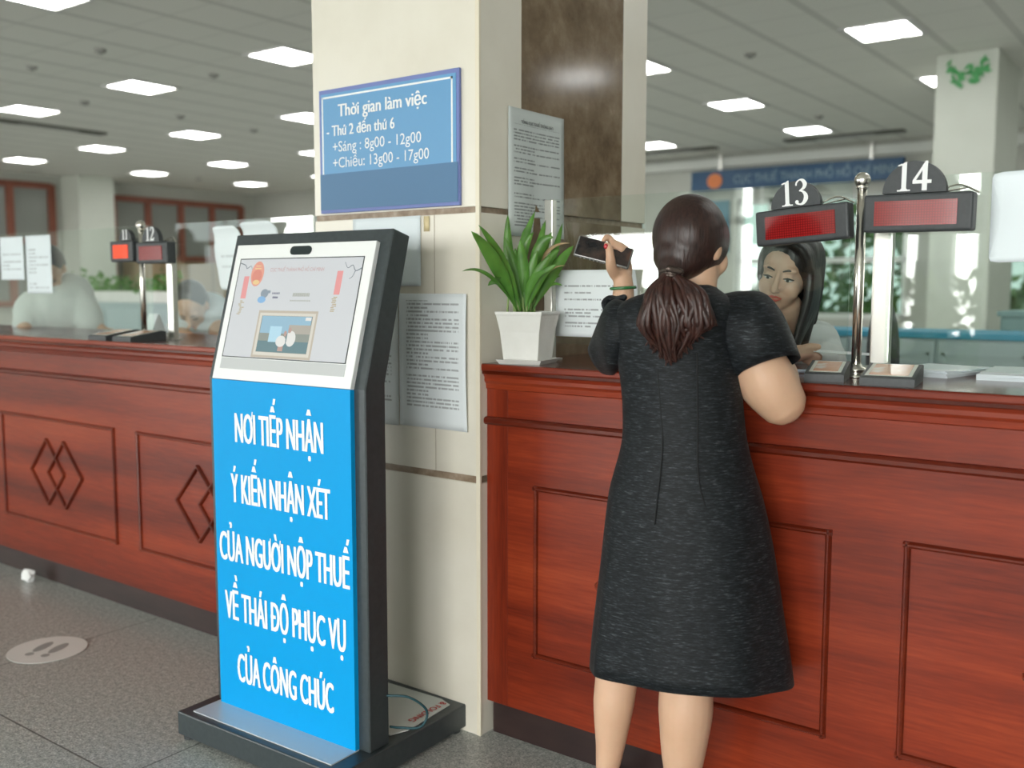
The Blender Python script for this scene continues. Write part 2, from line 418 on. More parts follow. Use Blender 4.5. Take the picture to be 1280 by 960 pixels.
for i, (a, b, h) in enumerate(((-13.5, -9.7, 4.8), (-7.6, -6.15, 4.2), (-5.8, -3.05, 4.9), (-2.8, -2.25, 4.4), (-1.85, .2, 4.3))):  # unseen blocks added to dim the counter glass reflection, gaps leave bright slots
    o = struct(obj('wall_reflection_block_%s' % 'abcde'[i], box(BM(), a, b, -15.4, -15, -.12, h), REFLBLOCK)); n = max(1, int((b - a) / .95))
    for k in range(n):
        for z in (.6, 2.3): x = a + (b - a) * (k + .5) / n; obj('window', box(BM(), x - .3, x + .3, -15.02, -14.98, z, z + 1.2), REFLBLOCKWIN, o)  # dark window panels on the added blocks
PAVE = noisy('pale_paving', [(.3, (.34, .34, .32)), (.7, (.42, .42, .40))], 2, rough=.8)
struct(obj('ground', box(BM(), -40, 40, -40, YF - .3, -.3, -.12), PAVE)); bpy.data.objects['ground'].name = 'floor_outside_front'
struct(obj('floor_outside_back', box(BM(), -40, 40, YB + .3, 40, -.3, -.12), PAVE))
def foliage(name, label, boxes, n, size):
    bm = BM(); r = random.Random(3)
    for (x0, x1, y0, y1, z0, z1) in boxes:
        for _ in range(n):
            a = r.random() * 2 * PI; t = r.random()
            cx, cy, cz = (x0 + x1) / 2, (y0 + y1) / 2, (z0 + z1) / 2
            ph = math.acos(2 * r.random() - 1); q = .55 + .45 * r.random()
            c = Vector((cx + (x1 - x0) / 2 * q * math.sin(ph) * math.cos(a), cy + (y1 - y0) / 2 * q * math.sin(ph) * math.sin(a), cz + (z1 - z0) / 2 * q * math.cos(ph)))
            u = Vector((r.gauss(0, 1), r.gauss(0, 1), r.gauss(0, 1))).normalized(); v = u.orthogonal().normalized()
            s = size * (.6 + r.random() * .8)
            bm.faces.new([bm.verts.new(c + u * s), bm.verts.new(c + v * s * .5), bm.verts.new(c - u * s), bm.verts.new(c - v * s * .5)])
    return tag(obj(name, bm, FOLI), label, 'hedge', None, 'stuff')
foliage('garden_foliage', 'green garden foliage outside the back windows', [(x, x + 2.6, 14.2, 16.5, .0, z) for x, z in ((-9, 2.6), (-6.9, 1.7), (-4.6, 3.2), (-2.4, 1.5), (-.4, 2.6), (1.8, 2.0))], 420, .16)
foliage('street_foliage', 'green street planting beyond the entrance front', [(x, x + 2.2, -13.2, -11.4, -.1, z) for x, z in ((-15, 1.4), (-11.5, 2.0), (-9.9, 2.3), (-8.5, 1.7), (-9.3, 1.4), (-7, 1.5), (-4.9, .9), (-2.2, 1.7), (-3.6, 1.6), (.6, 1.2), (3.2, 2.2))], 300, .15)

# near pillar: cream tile, brown bands, marble inlay on the right face
PX0, PY1 = -.674, .95
pil = struct(thing('pillar', 'cream tiled pillar with brown marble inlay and blue sign', 'pillar'))
del pil['label']; del pil['category']; pil.name = 'trim_3'
BZ = ((.757, .778), (1.531, 1.548))
bm = BM()
for z0, z1 in ((0, BZ[0][0]), (BZ[0][1], BZ[1][0]), (BZ[1][1], ZC - .001)):
    box(bm, PX0, -.004, .0, PY1, z0, z1, .0015, 1)
obj('tile_cladding', bm, CREAM, pil)
bm = BM()
for z0, z1 in BZ: box(bm, PX0 + .004, -.008, .004, PY1 - .004, z0, z1)
obj('stone_band', bm, BAND, pil)
bm = BM()
for z0, z1 in ((.0, BZ[0][0]), (BZ[0][1], BZ[1][0]), (BZ[1][1], ZC - .001)): box(bm, -.02, 0, .2, .784, z0, z1, .001, 1)
obj('marble_inlay', bm, MARBLE, pil)
bm = BM()
for z0, z1 in ((.0, BZ[0][0]), (BZ[0][1], BZ[1][0]), (BZ[1][1], ZC - .001)): box(bm, -.02, 0, .001, .2, z0, z1, .001, 1); box(bm, -.02, 0, .784, PY1 - .001, z0, z1, .001, 1)
obj('side_tile', bm, CREAM, pil)
obj('corner_trim', box(BM(), -.013, .0015, -.0015, .008, 0, ZC - .001, .001, 1), EDGE, pil)
bm = BM(); box(bm, -.168, -.1655, -.0006, .004, .778, 1.531)
obj('tile_joint', bm, mat('grey_joint', (.48, .42, .33), .8), pil)

# far pillar with a tinsel sprig near its top
struct(obj('trim_4', box(BM(), -.717, -.177, 7.80, 8.88, 0, ZC - .001, .01), COLP))
g = BM(); r = random.Random(5)
for i in range(60):
    t = r.random(); x = -.60 + .34 * t; z = 3.42 - .10 * abs(math.sin(t * 7)) - .16 * r.random() * (1 - abs(t - .4))
    c = Vector((x, 7.77 + .02 * r.random(), z)); u = Vector((r.gauss(0, 1), .2, r.gauss(0, 1))).normalized() * .045; v = u.cross(Vector((0, 1, 0))) * .35
    g.faces.new([g.verts.new(c + u), g.verts.new(c + v), g.verts.new(c - u), g.verts.new(c - v)])
tag(obj('leaf_garland', g, mat('bright_tinsel_green', (.08, .38, .12), .5)), 'green leaf garland high on the pale far pillar', 'garland')

# ------------------------------------------------------------------ counter
CT = 1.105
def counter(x0, x1, panels, label, left_end=True):
    t = thing('service_counter', label, 'counter', (0, 0, 0))
    obj('front_panel', box(BM(), x0, x1, .035, .08, .10, CT - .02), WOOD, t)
    if left_end:
        obj('end_post', box(BM(), x0, x0 + .075, .0335, .06, .10, CT - .06, .001, 1), WOODV, t)
    prof = [(.035, CT - .075), (.030, CT - .072), (.028, CT - .058), (.022, CT - .050), (.022, CT - .040), (.012, CT - .022), (.006, CT - .016), (.006, CT - .004), (.010, CT - .001), (.06, CT - .001), (.06, CT - .075)]
    obj('cornice', prism(BM(), prof, 0, x0 - .0, x1), WOOD, t)
    obj('worktop', box(BM(), x0, x1, .010, .62, CT - .03, CT, .002, 2), WOODT, t)
    obj('rail_moulding', prism(BM(), [(.035, .927), (.024, .929), (.018, .935), (.018, .944), (.024, .950), (.035, .952)], 0, x0 - .008 if left_end else x0, x1), WOODM, t)
    obj('skirting', box(BM(), x0 + (.01 if left_end else 0), x1, .05, .09, 0, .10), SKIRT, t)
    obj('back_panel', box(BM(), x0, x1, .56, .60, 0, CT - .03), WOOD, t)
    def bar(bm, a, b, wd=.016, ht=.011):
        a = Vector((a[0], 0, a[1])); b = Vector((b[0], 0, b[1])); d = (b - a).normalized(); n = Vector((-d.z, 0, d.x)) * wd / 2
        pr = [(-1, .036), (-.7, .036 - ht * .7), (-.2, .036 - ht), (.3, .036 - ht), (.75, .036 - ht * .5), (1, .036)]
        A = [bm.verts.new(a + n * s + Vector((0, y, 0))) for s, y in pr]; B = [bm.verts.new(b + n * s + Vector((0, y, 0))) for s, y in pr]
        for i in range(len(pr)): bm.faces.new((A[i], A[(i + 1) % len(pr)], B[(i + 1) % len(pr)], B[i]))
        bm.faces.new(A); bm.faces.new(B)
    for (a, b, z0, z1) in panels:
        bm = BM(); e = .008
        bar(bm, (a + e, z0), (a + e, z1)); bar(bm, (b - e, z1), (b - e, z0)); bar(bm, (a, z1 - e), (b, z1 - e)); bar(bm, (b, z0 + e), (a, z0 + e))
        f = obj('panel_frame', bm, WOODM, t)
        cx, cz = (a + b) / 2, (z0 + z1) / 2
        for sgn in (-1, 1):
            bm = BM(); q = cx + sgn * .072; hx, hz = .138, .145
            P4 = [(q - hx, cz), (q, cz + hz), (q + hx, cz), (q, cz - hz)]
            for i in range(4): bar(bm, P4[i], P4[(i + 1) % 4], .018, .012)
            obj('diamond_moulding', bm, WOODM, f)
    return t
counter(0.0, 3.6, [(.166, 1.008, .268, .767), (1.166, 2.09, .268, .767)], 'red mahogany counter right of the pillar that the woman leans on')
counter(-6.0, PX0 - .001, [(-5.99, -5.10, .262, .75), (-4.93, -4.06, .262, .75), (-3.90, -3.02, .262, .75), (-2.87, -1.935, .262, .75), (-1.778, -.84, .262, .75)], 'red mahogany counter left of the pillar with double diamond panels', False)

# ------------------------------------------------------------------ counter screens
def glass_panel(x0, x1, z0, z1, label):
    return tag(obj('glass_screen', box(BM(), x0, x1, .256, .264, z0, z1), GLASS), label, 'glass screen')
def flat_post(x, y, ztop, label, wd=.03):
    t = thing('screen_post', label, 'post', (x, y, CT))
    obj('channel', box(BM(), -wd / 2, wd / 2, -.012, .012, .004, ztop - CT, .003, 2), ALU, t)
    obj('foot', box(BM(), -.03, .03, -.025, .025, 0, .005, .001, 1), ALU, t); return t
def ball_post(x, y, label, ztop=1.56):
    t = thing('signal_post', label, 'post', (x, y, CT)); h = ztop - CT
    obj('pole', lathe(BM(), [(.0115, 0), (.0115, h)], 20), CHROME, t, True)
    b = BM(); ball(b, (0, 0, h + .016), .019, None, 20); lathe(b, [(.014, h - .004), (.014, h + .002)], 20); obj('ball_finial', b, CHROME, t, True)
    obj('flange', lathe(BM(), [(.036, 0), (.036, .004), (.024, .007), (.022, .014), (.030, .017), (.030, .020), (.014, .026), (.013, .032)], 24), CHROME, t, True); return t
glass_panel(.076, .955, 1.155, 1.58, 'clear glass screen on the counter behind the woman, open at its foot')
glass_panel(1.045, 2.6, 1.13, 1.58, 'clear glass screen right of the steel post at window 14')
glass_panel(-1.80, PX0 - .02, 1.14, 1.58, 'clear glass screen between the pillar and the window 12 post')
glass_panel(-3.9, -1.98, 1.13, 1.58, 'clear glass screen on the left counter in front of window 11')
flat_post(.064, .26, 1.58, 'flat aluminium post standing behind the potted plant')
flat_post(1.028, .285, 1.46, 'flat aluminium post just right of the ball topped post', .046)
flat_post(-1.815, .245, 1.50, 'flat aluminium post under the number 12 board', .04)
ball_post(.989, .225, 'polished steel post with ball top between boards 13 and 14')
ball_post(-1.955, .2, 'thin polished steel post between boards 11 and 12')

NUMW = mat('white_numeral', (.86, .88, .88), .5)
def digit(bm, ch, ox, h, y):
    """old style bold serif figures, h tall, left edge at ox"""
    cnt = [0]
    def poly(pts): cnt[0] += 1; bm.faces.new([bm.verts.new((ox + a * h, y - cnt[0] * .00001, b * h)) for a, b in pts])
    def stroke(pts, wd):
        C = catmull([(a, 0, b) for a, b in pts], 24); L = []; Rr = []
        for i, c in enumerate(C):
            t = (C[min(i + 1, 24)] - C[max(i - 1, 0)]).normalized(); n = Vector((-t.z, 0, t.x)) * lerpl(wd, i / 24) / 2; L.append(c + n); Rr.append(c - n)
        for i in range(24): poly([(v.x, v.z) for v in (L[i], L[i + 1], Rr[i + 1], Rr[i])])
    def dot(cx, cz, rr): poly([(cx + rr * math.cos(k * PI / 8), cz + rr * math.sin(k * PI / 8)) for k in range(16)])
    if ch == '1':
        poly([(.19, .06), (.35, .06), (.35, 1), (.31, 1), (.19, .93)]); poly([(.05, 0), (.49, 0), (.49, .05), (.05, .05)])
        poly([(.14, .05), (.40, .05), (.35, .10), (.19, .10)]); poly([(.05, .90), (.06, .86), (.19, .88), (.19, .95)]); return .54
    if ch == '3':
        stroke([(.10, .76), (.13, .88), (.25, .97), (.38, .93), (.46, .79), (.40, .64), (.24, .55)], [.06, .07, .05, .13, .17, .12, .04])
        stroke([(.22, .55), (.36, .51), (.47, .38), (.48, .22), (.38, .06), (.24, .02), (.10, .08)], [.04, .08, .15, .18, .13, .06, .09]); dot(.12, .12, .075); return .62
    if ch == '4':
        poly([(.33, 0), (.50, 0), (.50, 1), (.43, 1), (.33, .86)]); poly([(.02, .24), (.64, .24), (.64, .36), (.02, .36)]); poly([(.02, .36), (.13, .36), (.46, .90), (.43, 1)]); return .68
    if ch == '2':
        stroke([(.08, .72), (.12, .88), (.27, .97), (.42, .90), (.46, .72), (.36, .48), (.08, .12)], [.10, .09, .06, .14, .17, .13, .07])
        poly([(.04, 0), (.50, 0), (.56, .26), (.51, .26), (.46, .17), (.08, .15)]); return .60
def led_mat(name, col, em):
    m = mat(name, col, .12, spec=.6); nt = m.node_tree
    s = node(nt, 'ShaderNodeSeparateXYZ'); nt.links.new(coords(nt), s.inputs[0])
    def cell(o): return mmath(nt, 'ABSOLUTE', mmath(nt, 'SUBTRACT', mmath(nt, 'FRACT', mmath(nt, 'MULTIPLY', o, 170)), .5))
    d = mmath(nt, 'LESS_THAN', mmath(nt, 'MAXIMUM', cell(s.outputs[0]), cell(s.outputs[2])), .36)
    nt.links.new(mixc(nt, d, tuple(c * .35 for c in col), col), bsdf(m).inputs['Base Color'])
    bsdf(m).inputs['Emission Color'].default_value = (*col, 1); bsdf(m).inputs['Emission Strength'].default_value = em
    return m
LED = led_mat('dark_red_led_panel', (.27, .012, .012), .18); LEDON = led_mat('lit_red_led_panel', (.75, .06, .02), .75)
def queue_board(num, x, y, z, wd, tilt, led, label, dome_x=0, dome_r=.066, yaw=0, nh=.062):
    t = thing('queue_board', label, 'number board', (x, y, z)); t.rotation_euler = (0, tilt, yaw)
    hw, hh = wd / 2, .043
    obj('housing', box(BM(), -hw, hw, -.025, .02, -hh, hh, .006, 3), GREYP, t)
    obj('led_display', box(BM(), -hw + .026, hw - .032, -.0275, -.02, -.029, .027), led, t)
    pts = [(dome_x + dome_r * math.cos(a), hh + .002 + dome_r * 1.02 * math.sin(a)) for a in [PI * k / 20 for k in range(21)]]
    d = obj('number_dome', prism(BM(), pts, 1, -.016, .004), GREYP, t)
    bm = BM(); tot = 0; widths = {'1': .54, '3': .62, '4': .68, '2': .60}; full = sum(widths[c] for c in num) * nh; ox = dome_x - full / 2
    for c in num: ox += digit(bm, c, ox, nh, -.0172) * nh
    xf(bm, Matrix.Translation((0, 0, hh + .006))); obj('numeral', bm, NUMW, d)
    b = BM(); limb(b, [(dome_x + .02, .012, hh - .01), (hw * .6, .03, hh + .02), (hw, .02, hh)], [.0022], 8, 6); limb(b, [(hw * .2, .01, hh), (hw * .8, .03, hh + .012)], [.002], 6, 6); obj('bracket', b, CHROME, t)
    return t
queue_board('13', .858, .205, 1.474, .232, math.radians(-4.0), LED, 'dark number board marked 13 above the seated clerk', -.015, .062)
queue_board('14', 1.126, .205, 1.492, .238, math.radians(.5), LED, 'dark number board marked 14 right of the steel post', -.01, .070, 0, .066)
queue_board('11', -2.05, .19, 1.470, .165, 0, LEDON, 'small lit red number board marked 11 on the left counter', .02, .045, 0, .042)
queue_board('12', -1.835, .19, 1.460, .215, 0, LED, 'dark number board marked 12 on the left counter', -.015, .060, 0, .055)

# rating pads lying on the counter
SKYPIC = noisy('pad_screen_orange', [(.35, (.62, .30, .17)), (.6, (.70, .42, .30)), (.7, (.75, .72, .66))], 14, (1, 1, 1), .15)
def pad(loc, rz, label, w_=.115, l_=.17):
    t = thing('rating_pad', label, 'tablet', loc, rz)
    prof = [(0, 0), (l_, 0), (l_, .036), (l_ - .02, .040), (.01, .020), (0, .017)]
    obj('casing', prism(BM(), prof, 0, 0, w_), GREYP, t)
    s = (.040 - .020) / (l_ - .03); q = math.atan(s)
    M = Matrix.Translation((0, .01, .0206)) @ Matrix.Rotation(q, 4, 'X')
    obj('bezel', xf(box(BM(), .008, w_ - .008, .006, l_ - .038, 0, .0006), M), mat('pale_pad_bezel', (.60, .62, .55), .3), t)
    obj('screen', xf(box(BM(), .016, w_ - .016, .014, l_ - .046, .0006, .0012), M), SKYPIC, t); return t
pad((.925, .050, CT), math.radians(12), 'dark rating pad on the counter left of the steel post', .088, .155)
pad((1.058, .030, CT), math.radians(8), 'dark rating pad with glare on the counter right of the steel post')
pad((-2.08, .02, CT), math.radians(5), 'dark rating pad below the lit board 11 on the left counter')
pad((-1.90, .02, CT), math.radians(4), 'second dark rating pad, below board 12 on the left counter')
p = BM(); prism(p, [(0, 0), (.09, 0), (.05, .10), (.045, .10)], 0, 0, .07)
tag(obj('card_stand', p, PAPER), 'small white leaning card stand on the left counter by the arm', 'card'); bpy.data.objects['card_stand'].location = (-2.14, .30, CT)
t = thing('ballpoint_pen', 'white pen with dark blue cap lying left of the rating pad', 'pen', (.885, .250, CT + .006), .3)
b = BM(); limb(b, [(-.11, 0, 0), (.0, 0, 0)], [.005], 6, 10); obj('barrel', b, mat('pale_blue_plastic', (.55, .66, .80), .3), t, True)
b = BM(); limb(b, [(.0, 0, 0), (.035, 0, 0)], [.006], 6, 10); obj('cap', b, mat('dark_blue_plastic', (.03, .03, .20), .3), t, True)

# ------------------------------------------------------------------ papers
def sheet(name, label, cat, org, w_, h_, rz, m, curl=None, tilt=0, thick=.0006, nx=14, nz=16, rr=0):
    """thin sheet hanging down from org (top left corner); curl(u, v) pushes it off the wall"""
    bm = BM(); G = []
    for j in range(nz + 1):
        row = []
        for i in range(nx + 1):
            u, v = i / nx, j / nz; y = -(curl(u, v) if curl else 0)
            x, z = u * w_, -v * h_ + (math.tan(tilt) * u * w_)
            if rr:   # rounded corners
                ex = max(0, abs(u * w_ - w_ / 2) - (w_ / 2 - rr)); ez = max(0, abs(v * h_ - h_ / 2) - (h_ / 2 - rr))
                q = math.hypot(ex, ez)
                if q > rr: k = rr / q; x = w_ / 2 + math.copysign(w_ / 2 - rr + ex * k, x - w_ / 2); z = -h_ / 2 - math.copysign(h_ / 2 - rr + ez * k, v - .5)
            row.append(bm.verts.new((x, y, z)))
        G.append(row)
    for j in range(nz):
        for i in range(nx): bm.faces.new((G[j][i], G[j][i + 1], G[j + 1][i + 1], G[j + 1][i]))
    o = obj(name, bm, m, None, True); md = o.modifiers.new('s', 'SOLIDIFY'); md.thickness = thick; md.offset = 0
    o.location = org; o.rotation_euler = (0, 0, rz); return tag(o, label, cat)
sheet('notice', 'printed white notice with curled right edge at the pillar corner, right of another', 'paper', (-.306, -.004, 1.303), .268, .398, 0, paper_mat('printed_notice_curled', .268, .39, .0112, .02, .03, ink=.5, gap=.12, seed=1), lambda u, v: .001 + .03 * max(0, u - .75) ** 2 * 4 * (1 - .5 * v) + .006 * math.sin(3 * v) * u)
sheet('notice', 'printed white notice half hidden behind the kiosk edge, left of another', 'paper', (-.575, -.003, 1.30), .266, .398, 0, paper_mat('printed_notice_hidden', .266, .39, .0112, .02, .03, ink=.5, gap=.12, seed=2), lambda u, v: .001 + .002 * u)
sheet('notice', 'blank bluish white sheet taped just under the blue sign', 'paper', (-.498, -.003, 1.531), .28, .206, 0, PAPERB, lambda u, v: .001)
sheet('tape', 'short strip of yellowed tape under the blue sign', 'tape', (-.206, -.0025, 1.528), .022, .044, 0, mat('yellowed_tape', (.74, .62, .36), .4), None, 0, .0004, 2, 2)
o = sheet('notice', 'tall printed notice on the marble side of the pillar', 'paper', (.003, .131, 1.842), .287, .37, PI / 2, paper_mat('printed_notice_tall', .287, .40, .0092, .045, .025, (.56, .61, .60), .62, .30, seed=3), lambda u, v: .001 + .006 * math.sin(u * 9) * v)
lettering('heading_lettering', 'TỔNG CỤC THUẾ THÔNG BÁO', INK, o, (.06, -.003, -.042), .165, .009, .01)
sheet('notice', 'printed white notice on the glass behind the raised hand', 'paper', (.092, .250, 1.372), .277, .195, 0, paper_mat('printed_notice_glass', .277, .23, .0098, .03, .03, (.80, .86, .88), .55, .25, seed=4), lambda u, v: .02 * max(0, u - .86) * max(0, .3 - v) * 20)
sheet('notice', 'plain white sheet with rounded corners on the glass at far right', 'paper', (1.268, .250, 1.577), .297, .200, 0, PAPERB, None, math.radians(1.5), rr=.012)
for a, b, c, d, e, lab in ((-3.25, 1.566, .225, .21, 11, 'white printed sheet hung on the left glass, nearer the left edge of view'), (-3.00, 1.566, .23, .275, 12, 'longer white printed sheet hung on the left glass in front of the leaning worker')):
    sheet('notice', lab, 'paper', (a, .250, b), c, d, 0, paper_mat('printed_sheet_%d' % e, c, d + .03, .018, .05, .03, (.80, .88, .92), .35, .3, seed=e), lambda u, v: .004 * math.sin(6 * u))
sheet('notice', 'white sheet with curling top hung beside the kiosk screen', 'paper', (-1.515, .245, 1.556), .16, .245, 0, paper_mat('printed_sheet_curled', .16, .24, .02, .05, .03, (.80, .88, .90), .2, .5, seed=14), lambda u, v: .04 * max(0, .15 - v) * 4 + .01 * math.sin(5 * v), 0, rr=.03)
sheet('notice', 'white sheet with curling top mostly behind the kiosk screen', 'paper', (-1.345, .243, 1.566), .20, .24, 0, paper_mat('printed_sheet_behind', .2, .24, .02, .05, .03, (.80, .88, .90), .2, .5, seed=15), lambda u, v: .04 * max(0, .15 - v) * 4, 0, rr=.03)
def ream(x, y, n, label, rz=0, w_=.21, l_=.297):
    bm = BM()
    for k in range(n): xf_m = Matrix.Rotation(RND.uniform(-.06, .06), 4, 'Z'); bb = box(BM(), 0, w_, 0, l_, k * .0035, k * .0035 + .003); xf(bb, xf_m); me = bpy.data.meshes.new('t'); bb.to_mesh(me); bb.free(); bm.from_mesh(me); bpy.data.meshes.remove(me)
    o = obj('paper_stack', bm, PAPERB); o.location = (x, y, CT); o.rotation_euler = (0, 0, rz); return tag(o, label, 'papers')
ream(1.24, .32, 4, 'flat pile of white papers behind the glass at the right edge', .1)
ream(1.02, .35, 5, 'flat pile of white papers behind the flat post, left of the other pile', -.2, .16, .22)

# ------------------------------------------------------------------ blue hours sign
t = thing('hours_sign', 'blue opening hours sign with white lettering on the pillar', 'sign', (-.633, -.002, 1.553))
SW, SH = .571, .380
SB = mat('mid_blue_sign', (.135, .345, .60), .45); SBD = mat('slate_blue_patch', (.085, .195, .35), .5); SBE = mat('violet_blue_edge', (.17, .22, .50), .5)
obj('board', box(BM(), 0, SW, -.010, 0, 0, SH, .001, 1), SBE, t)
obj('face', box(BM(), .010, SW - .010, -.0112, -.009, .02, SH - .013), SB, t)
obj('cover_patch', box(BM(), .003, SW - .004, -.0125, -.011, .010, .121), SBD, t)
bm = BM(); a, b, c, d = .014, SW - .022, .121, SH - .022
for q in ((a, a + .0055, c, d), (b - .0055, b, c, d), (a, b, d - .0055, d)): box(bm, q[0], q[1], -.0122, -.0108, q[2], q[3])
obj('border_line', bm, LETTER, t)
for s, x0, x1, z, cp, bo in (('Thời gian làm việc', .088, .452, .293, .037, .034), ('- Thứ 2 đến thứ 6', .036, .325, .236, .032, .03), ('+Sáng : 8g00 - 12g00', .062, .430, .187, .031, 0), ('+Chiều: 13g00 - 17g00', .062, .460, .138, .031, 0)):
    lettering('lettering', s, LETTER, t, (x0, -.0118, z), x1 - x0, cp, bo)

# ------------------------------------------------------------------ feedback kiosk
K = thing('feedback_kiosk', 'blue and white standing touchscreen kiosk in front of the pillar', 'kiosk', (-.6523, -.4267, 0), .0276)
KW, KB, KF, KL, KT = .5536, .0833, 1.0581, .4003, .2716
def side_shape(w0, w1, ext=0):
    tx, tz = math.sin(KT), math.cos(KT)
    L = KL + ext
    return [(w0, KB), (w1, KB), (w1, KF + .012), (w1 + L * tx - .012, KF + L * tz - .018), (w0 + L * tx, KF + L * tz), (w0, KF)]
obj('body', prism(BM(), side_shape(.015, .092, .033), 0, -.032, .592), BLACKP, K)
bpy.data.objects['body'].modifiers.new('b', 'BEVEL').width = .003
BASE = BM(); box(BASE, -.0547, .6083, -.1147, .4225, .014, KB, .004, 2)
obj('base', BASE, BLACKP, K)
for x in (-.03, .58):
    for y in (-.09, .39): obj('foot', lathe(BM(), [(.018, 0), (.018, .015)], 16, (x, y, 0)), GREYP, K)
obj('base_plate', box(BM(), -.012, .555, -.090, .012, KB - .001, KB + .003), STEELBASE, K)
obj('blue_panel', box(BM(), 0, KW, 0, .016, KB + .001, KF - .001), BLUEK, K)
bp = bpy.data.objects['blue_panel']
for s, x0, x1, z in (('NƠI TIẾP NHẬN', .100, .452, .881), ('Ý KIẾN NHẬN XÉT', .076, .474, .7045), ('CỦA NGƯỜI NỘP THUẾ', .018, .542, .528), ('VỀ THÁI ĐỘ PHỤC VỤ', .036, .524, .353), ('CỦA CÔNG CHỨC', .084, .475, .171)):
    lettering('lettering', s, LETTER, bp, (x0, -.0008, z), x1 - x0, .083, .025)
# tilted screen head: local x right, z up the slope, -y out of the screen
HEAD = Matrix.Translation((0, 0, KF)) @ Matrix.Rotation(-KT, 4, 'X')
bz = obj('bezel', box(BM(), 0, KW, 0, .016, .001, KL, .0015, 1), WHITEP, K); bz.matrix_local = HEAD
obj('lower_strip', box(BM(), .027, .524, -.0012, .002, .032, .064), GREYS, bz)
SCR = mat('lit_pale_screen', (.30, .31, .32), .2, emit=(.66, .68, .72), es=.40)
s = obj('screen', box(BM(), .029, .520, -.001, .002, .068, .356), SCR, K); s.matrix_local = HEAD
bm = BM()
for q in ((.027, .522, .066, .0685), (.027, .522, .3555, .358), (.027, .0295, .066, .358), (.5195, .522, .066, .358)): box(bm, q[0], q[1], -.0016, .001, q[2], q[3])
obj('screen_edge', bm, mat('dark_screen_edge', (.05, .06, .06), .4), bz)
bm = BM(); pts = [(.2735 + sx * .030 + .0125 * math.cos(a), .379 + .0125 * math.sin(a)) for sx, rng in ((1, range(-4, 5)), (-1, range(4, 13))) for a in [PI * k / 8 for k in rng]]
cm = obj('camera_window', prism(BM(), pts, 1, -.002, .004), mat('dark_tinted_lens', (.02, .03, .033), .1), bz)
def em(name, c, e=.42): return mat(name, tuple(v * .42 for v in c), .25, emit=c, es=e)
def sq(bm, x0, x1, z0, z1, y=-.0014, mi=0):
    bm.faces.new([bm.verts.new(v) for v in ((x0, y, z0), (x1, y, z0), (x1, y, z1), (x0, y, z1))]).material_index = mi
def disc(bm, cx, cz, rx, rz, y=-.0014, mi=0): bm.faces.new([bm.verts.new((cx + rx * math.cos(k * PI / 14), y, cz + rz * math.sin(k * PI / 14))) for k in range(28)]).material_index = mi
lettering('title_lettering', 'CỤC THUẾ THÀNH PHỐ HỒ CHÍ MINH', em('faded_red_text', (.62, .42, .42)), s, (.165, -.0016, .318), .215, .0105, .0)
bm = BM(); disc(bm, .112, .312, .027, .037, -.0014, 0); disc(bm, .112, .305, .021, .020, -.0016, 1); disc(bm, .113, .287, .014, .007, -.0018, 2); sq(bm, .098, .126, .326, .329, -.0018, 2); sq(bm, .101, .123, .334, .3365, -.0018, 2)
obj('emblem', bm, [em('coral_seal', (.80, .38, .30)), em('deep_coral_seal', (.75, .30, .24)), em('gold_seal', (.85, .62, .32))], s)
for x, z1 in ((.058, .305), (.432, .318)):
    bm = BM(); sq(bm, x, x + .022, z1 - .066, z1, -.0014)
    b_ = obj('scroll_banner', bm, em('pink_red_scroll', (.82, .36, .36)), s)
    bm = BM(); r = random.Random(int(x * 1000))
    for k in range(9): zz = z1 - .072 - k * .0048; a = x + r.uniform(-.004, .006); sq(bm, a, a + r.uniform(.008, .018), zz - .0026, zz, -.0015)
    obj('calligraphy', bm, em('ochre_script', (.50, .42, .26)), b_)
for pts in ([(.03, .345), (.055, .338), (.062, .328), (.078, .336), (.085, .326)], [(.519, .325), (.498, .318), (.485, .334), (.468, .326), (.455, .342)], [(.498, .318), (.490, .302), (.480, .296)]):
    bm = BM(); limb(bm, [(a, -.0012, c) for a, c in pts], [.0016, .0007], 12, 5); obj('plum_branch', bm, em('grey_branch', (.22, .25, .28), .5), s)
bm = BM(); r = random.Random(2); disc(bm, .158, .254, .016, .013, -.0014, 0); disc(bm, .150, .236, .017, .010, -.0015, 1); sq(bm, .168, .182, .255, .263, -.0016, 0)
for zz, a, b in ((.252, .19, .222), (.240, .194, .216)): 
    for k in range(7): x = a + (b - a) * k / 7; sq(bm, x, x + .0034, zz, zz + .0055, -.0015, 2)
obj('app_logo', bm, [em('grey_logo', (.30, .36, .42)), em('blue_logo', (.28, .50, .78)), em('navy_text', (.25, .26, .34)), em('olive_text', (.46, .48, .44))], s)
bm = BM()
for zz, a, b, hh in ((.246, .275, .342, .010), (.232, .268, .350, .004)):
    for k in range(12): x = a + (b - a) * k / 12; sq(bm, x, x + .0045, zz, zz + hh, -.0015, 0)
obj('text_logo', bm, [em('olive_text', (.46, .48, .44))], s)
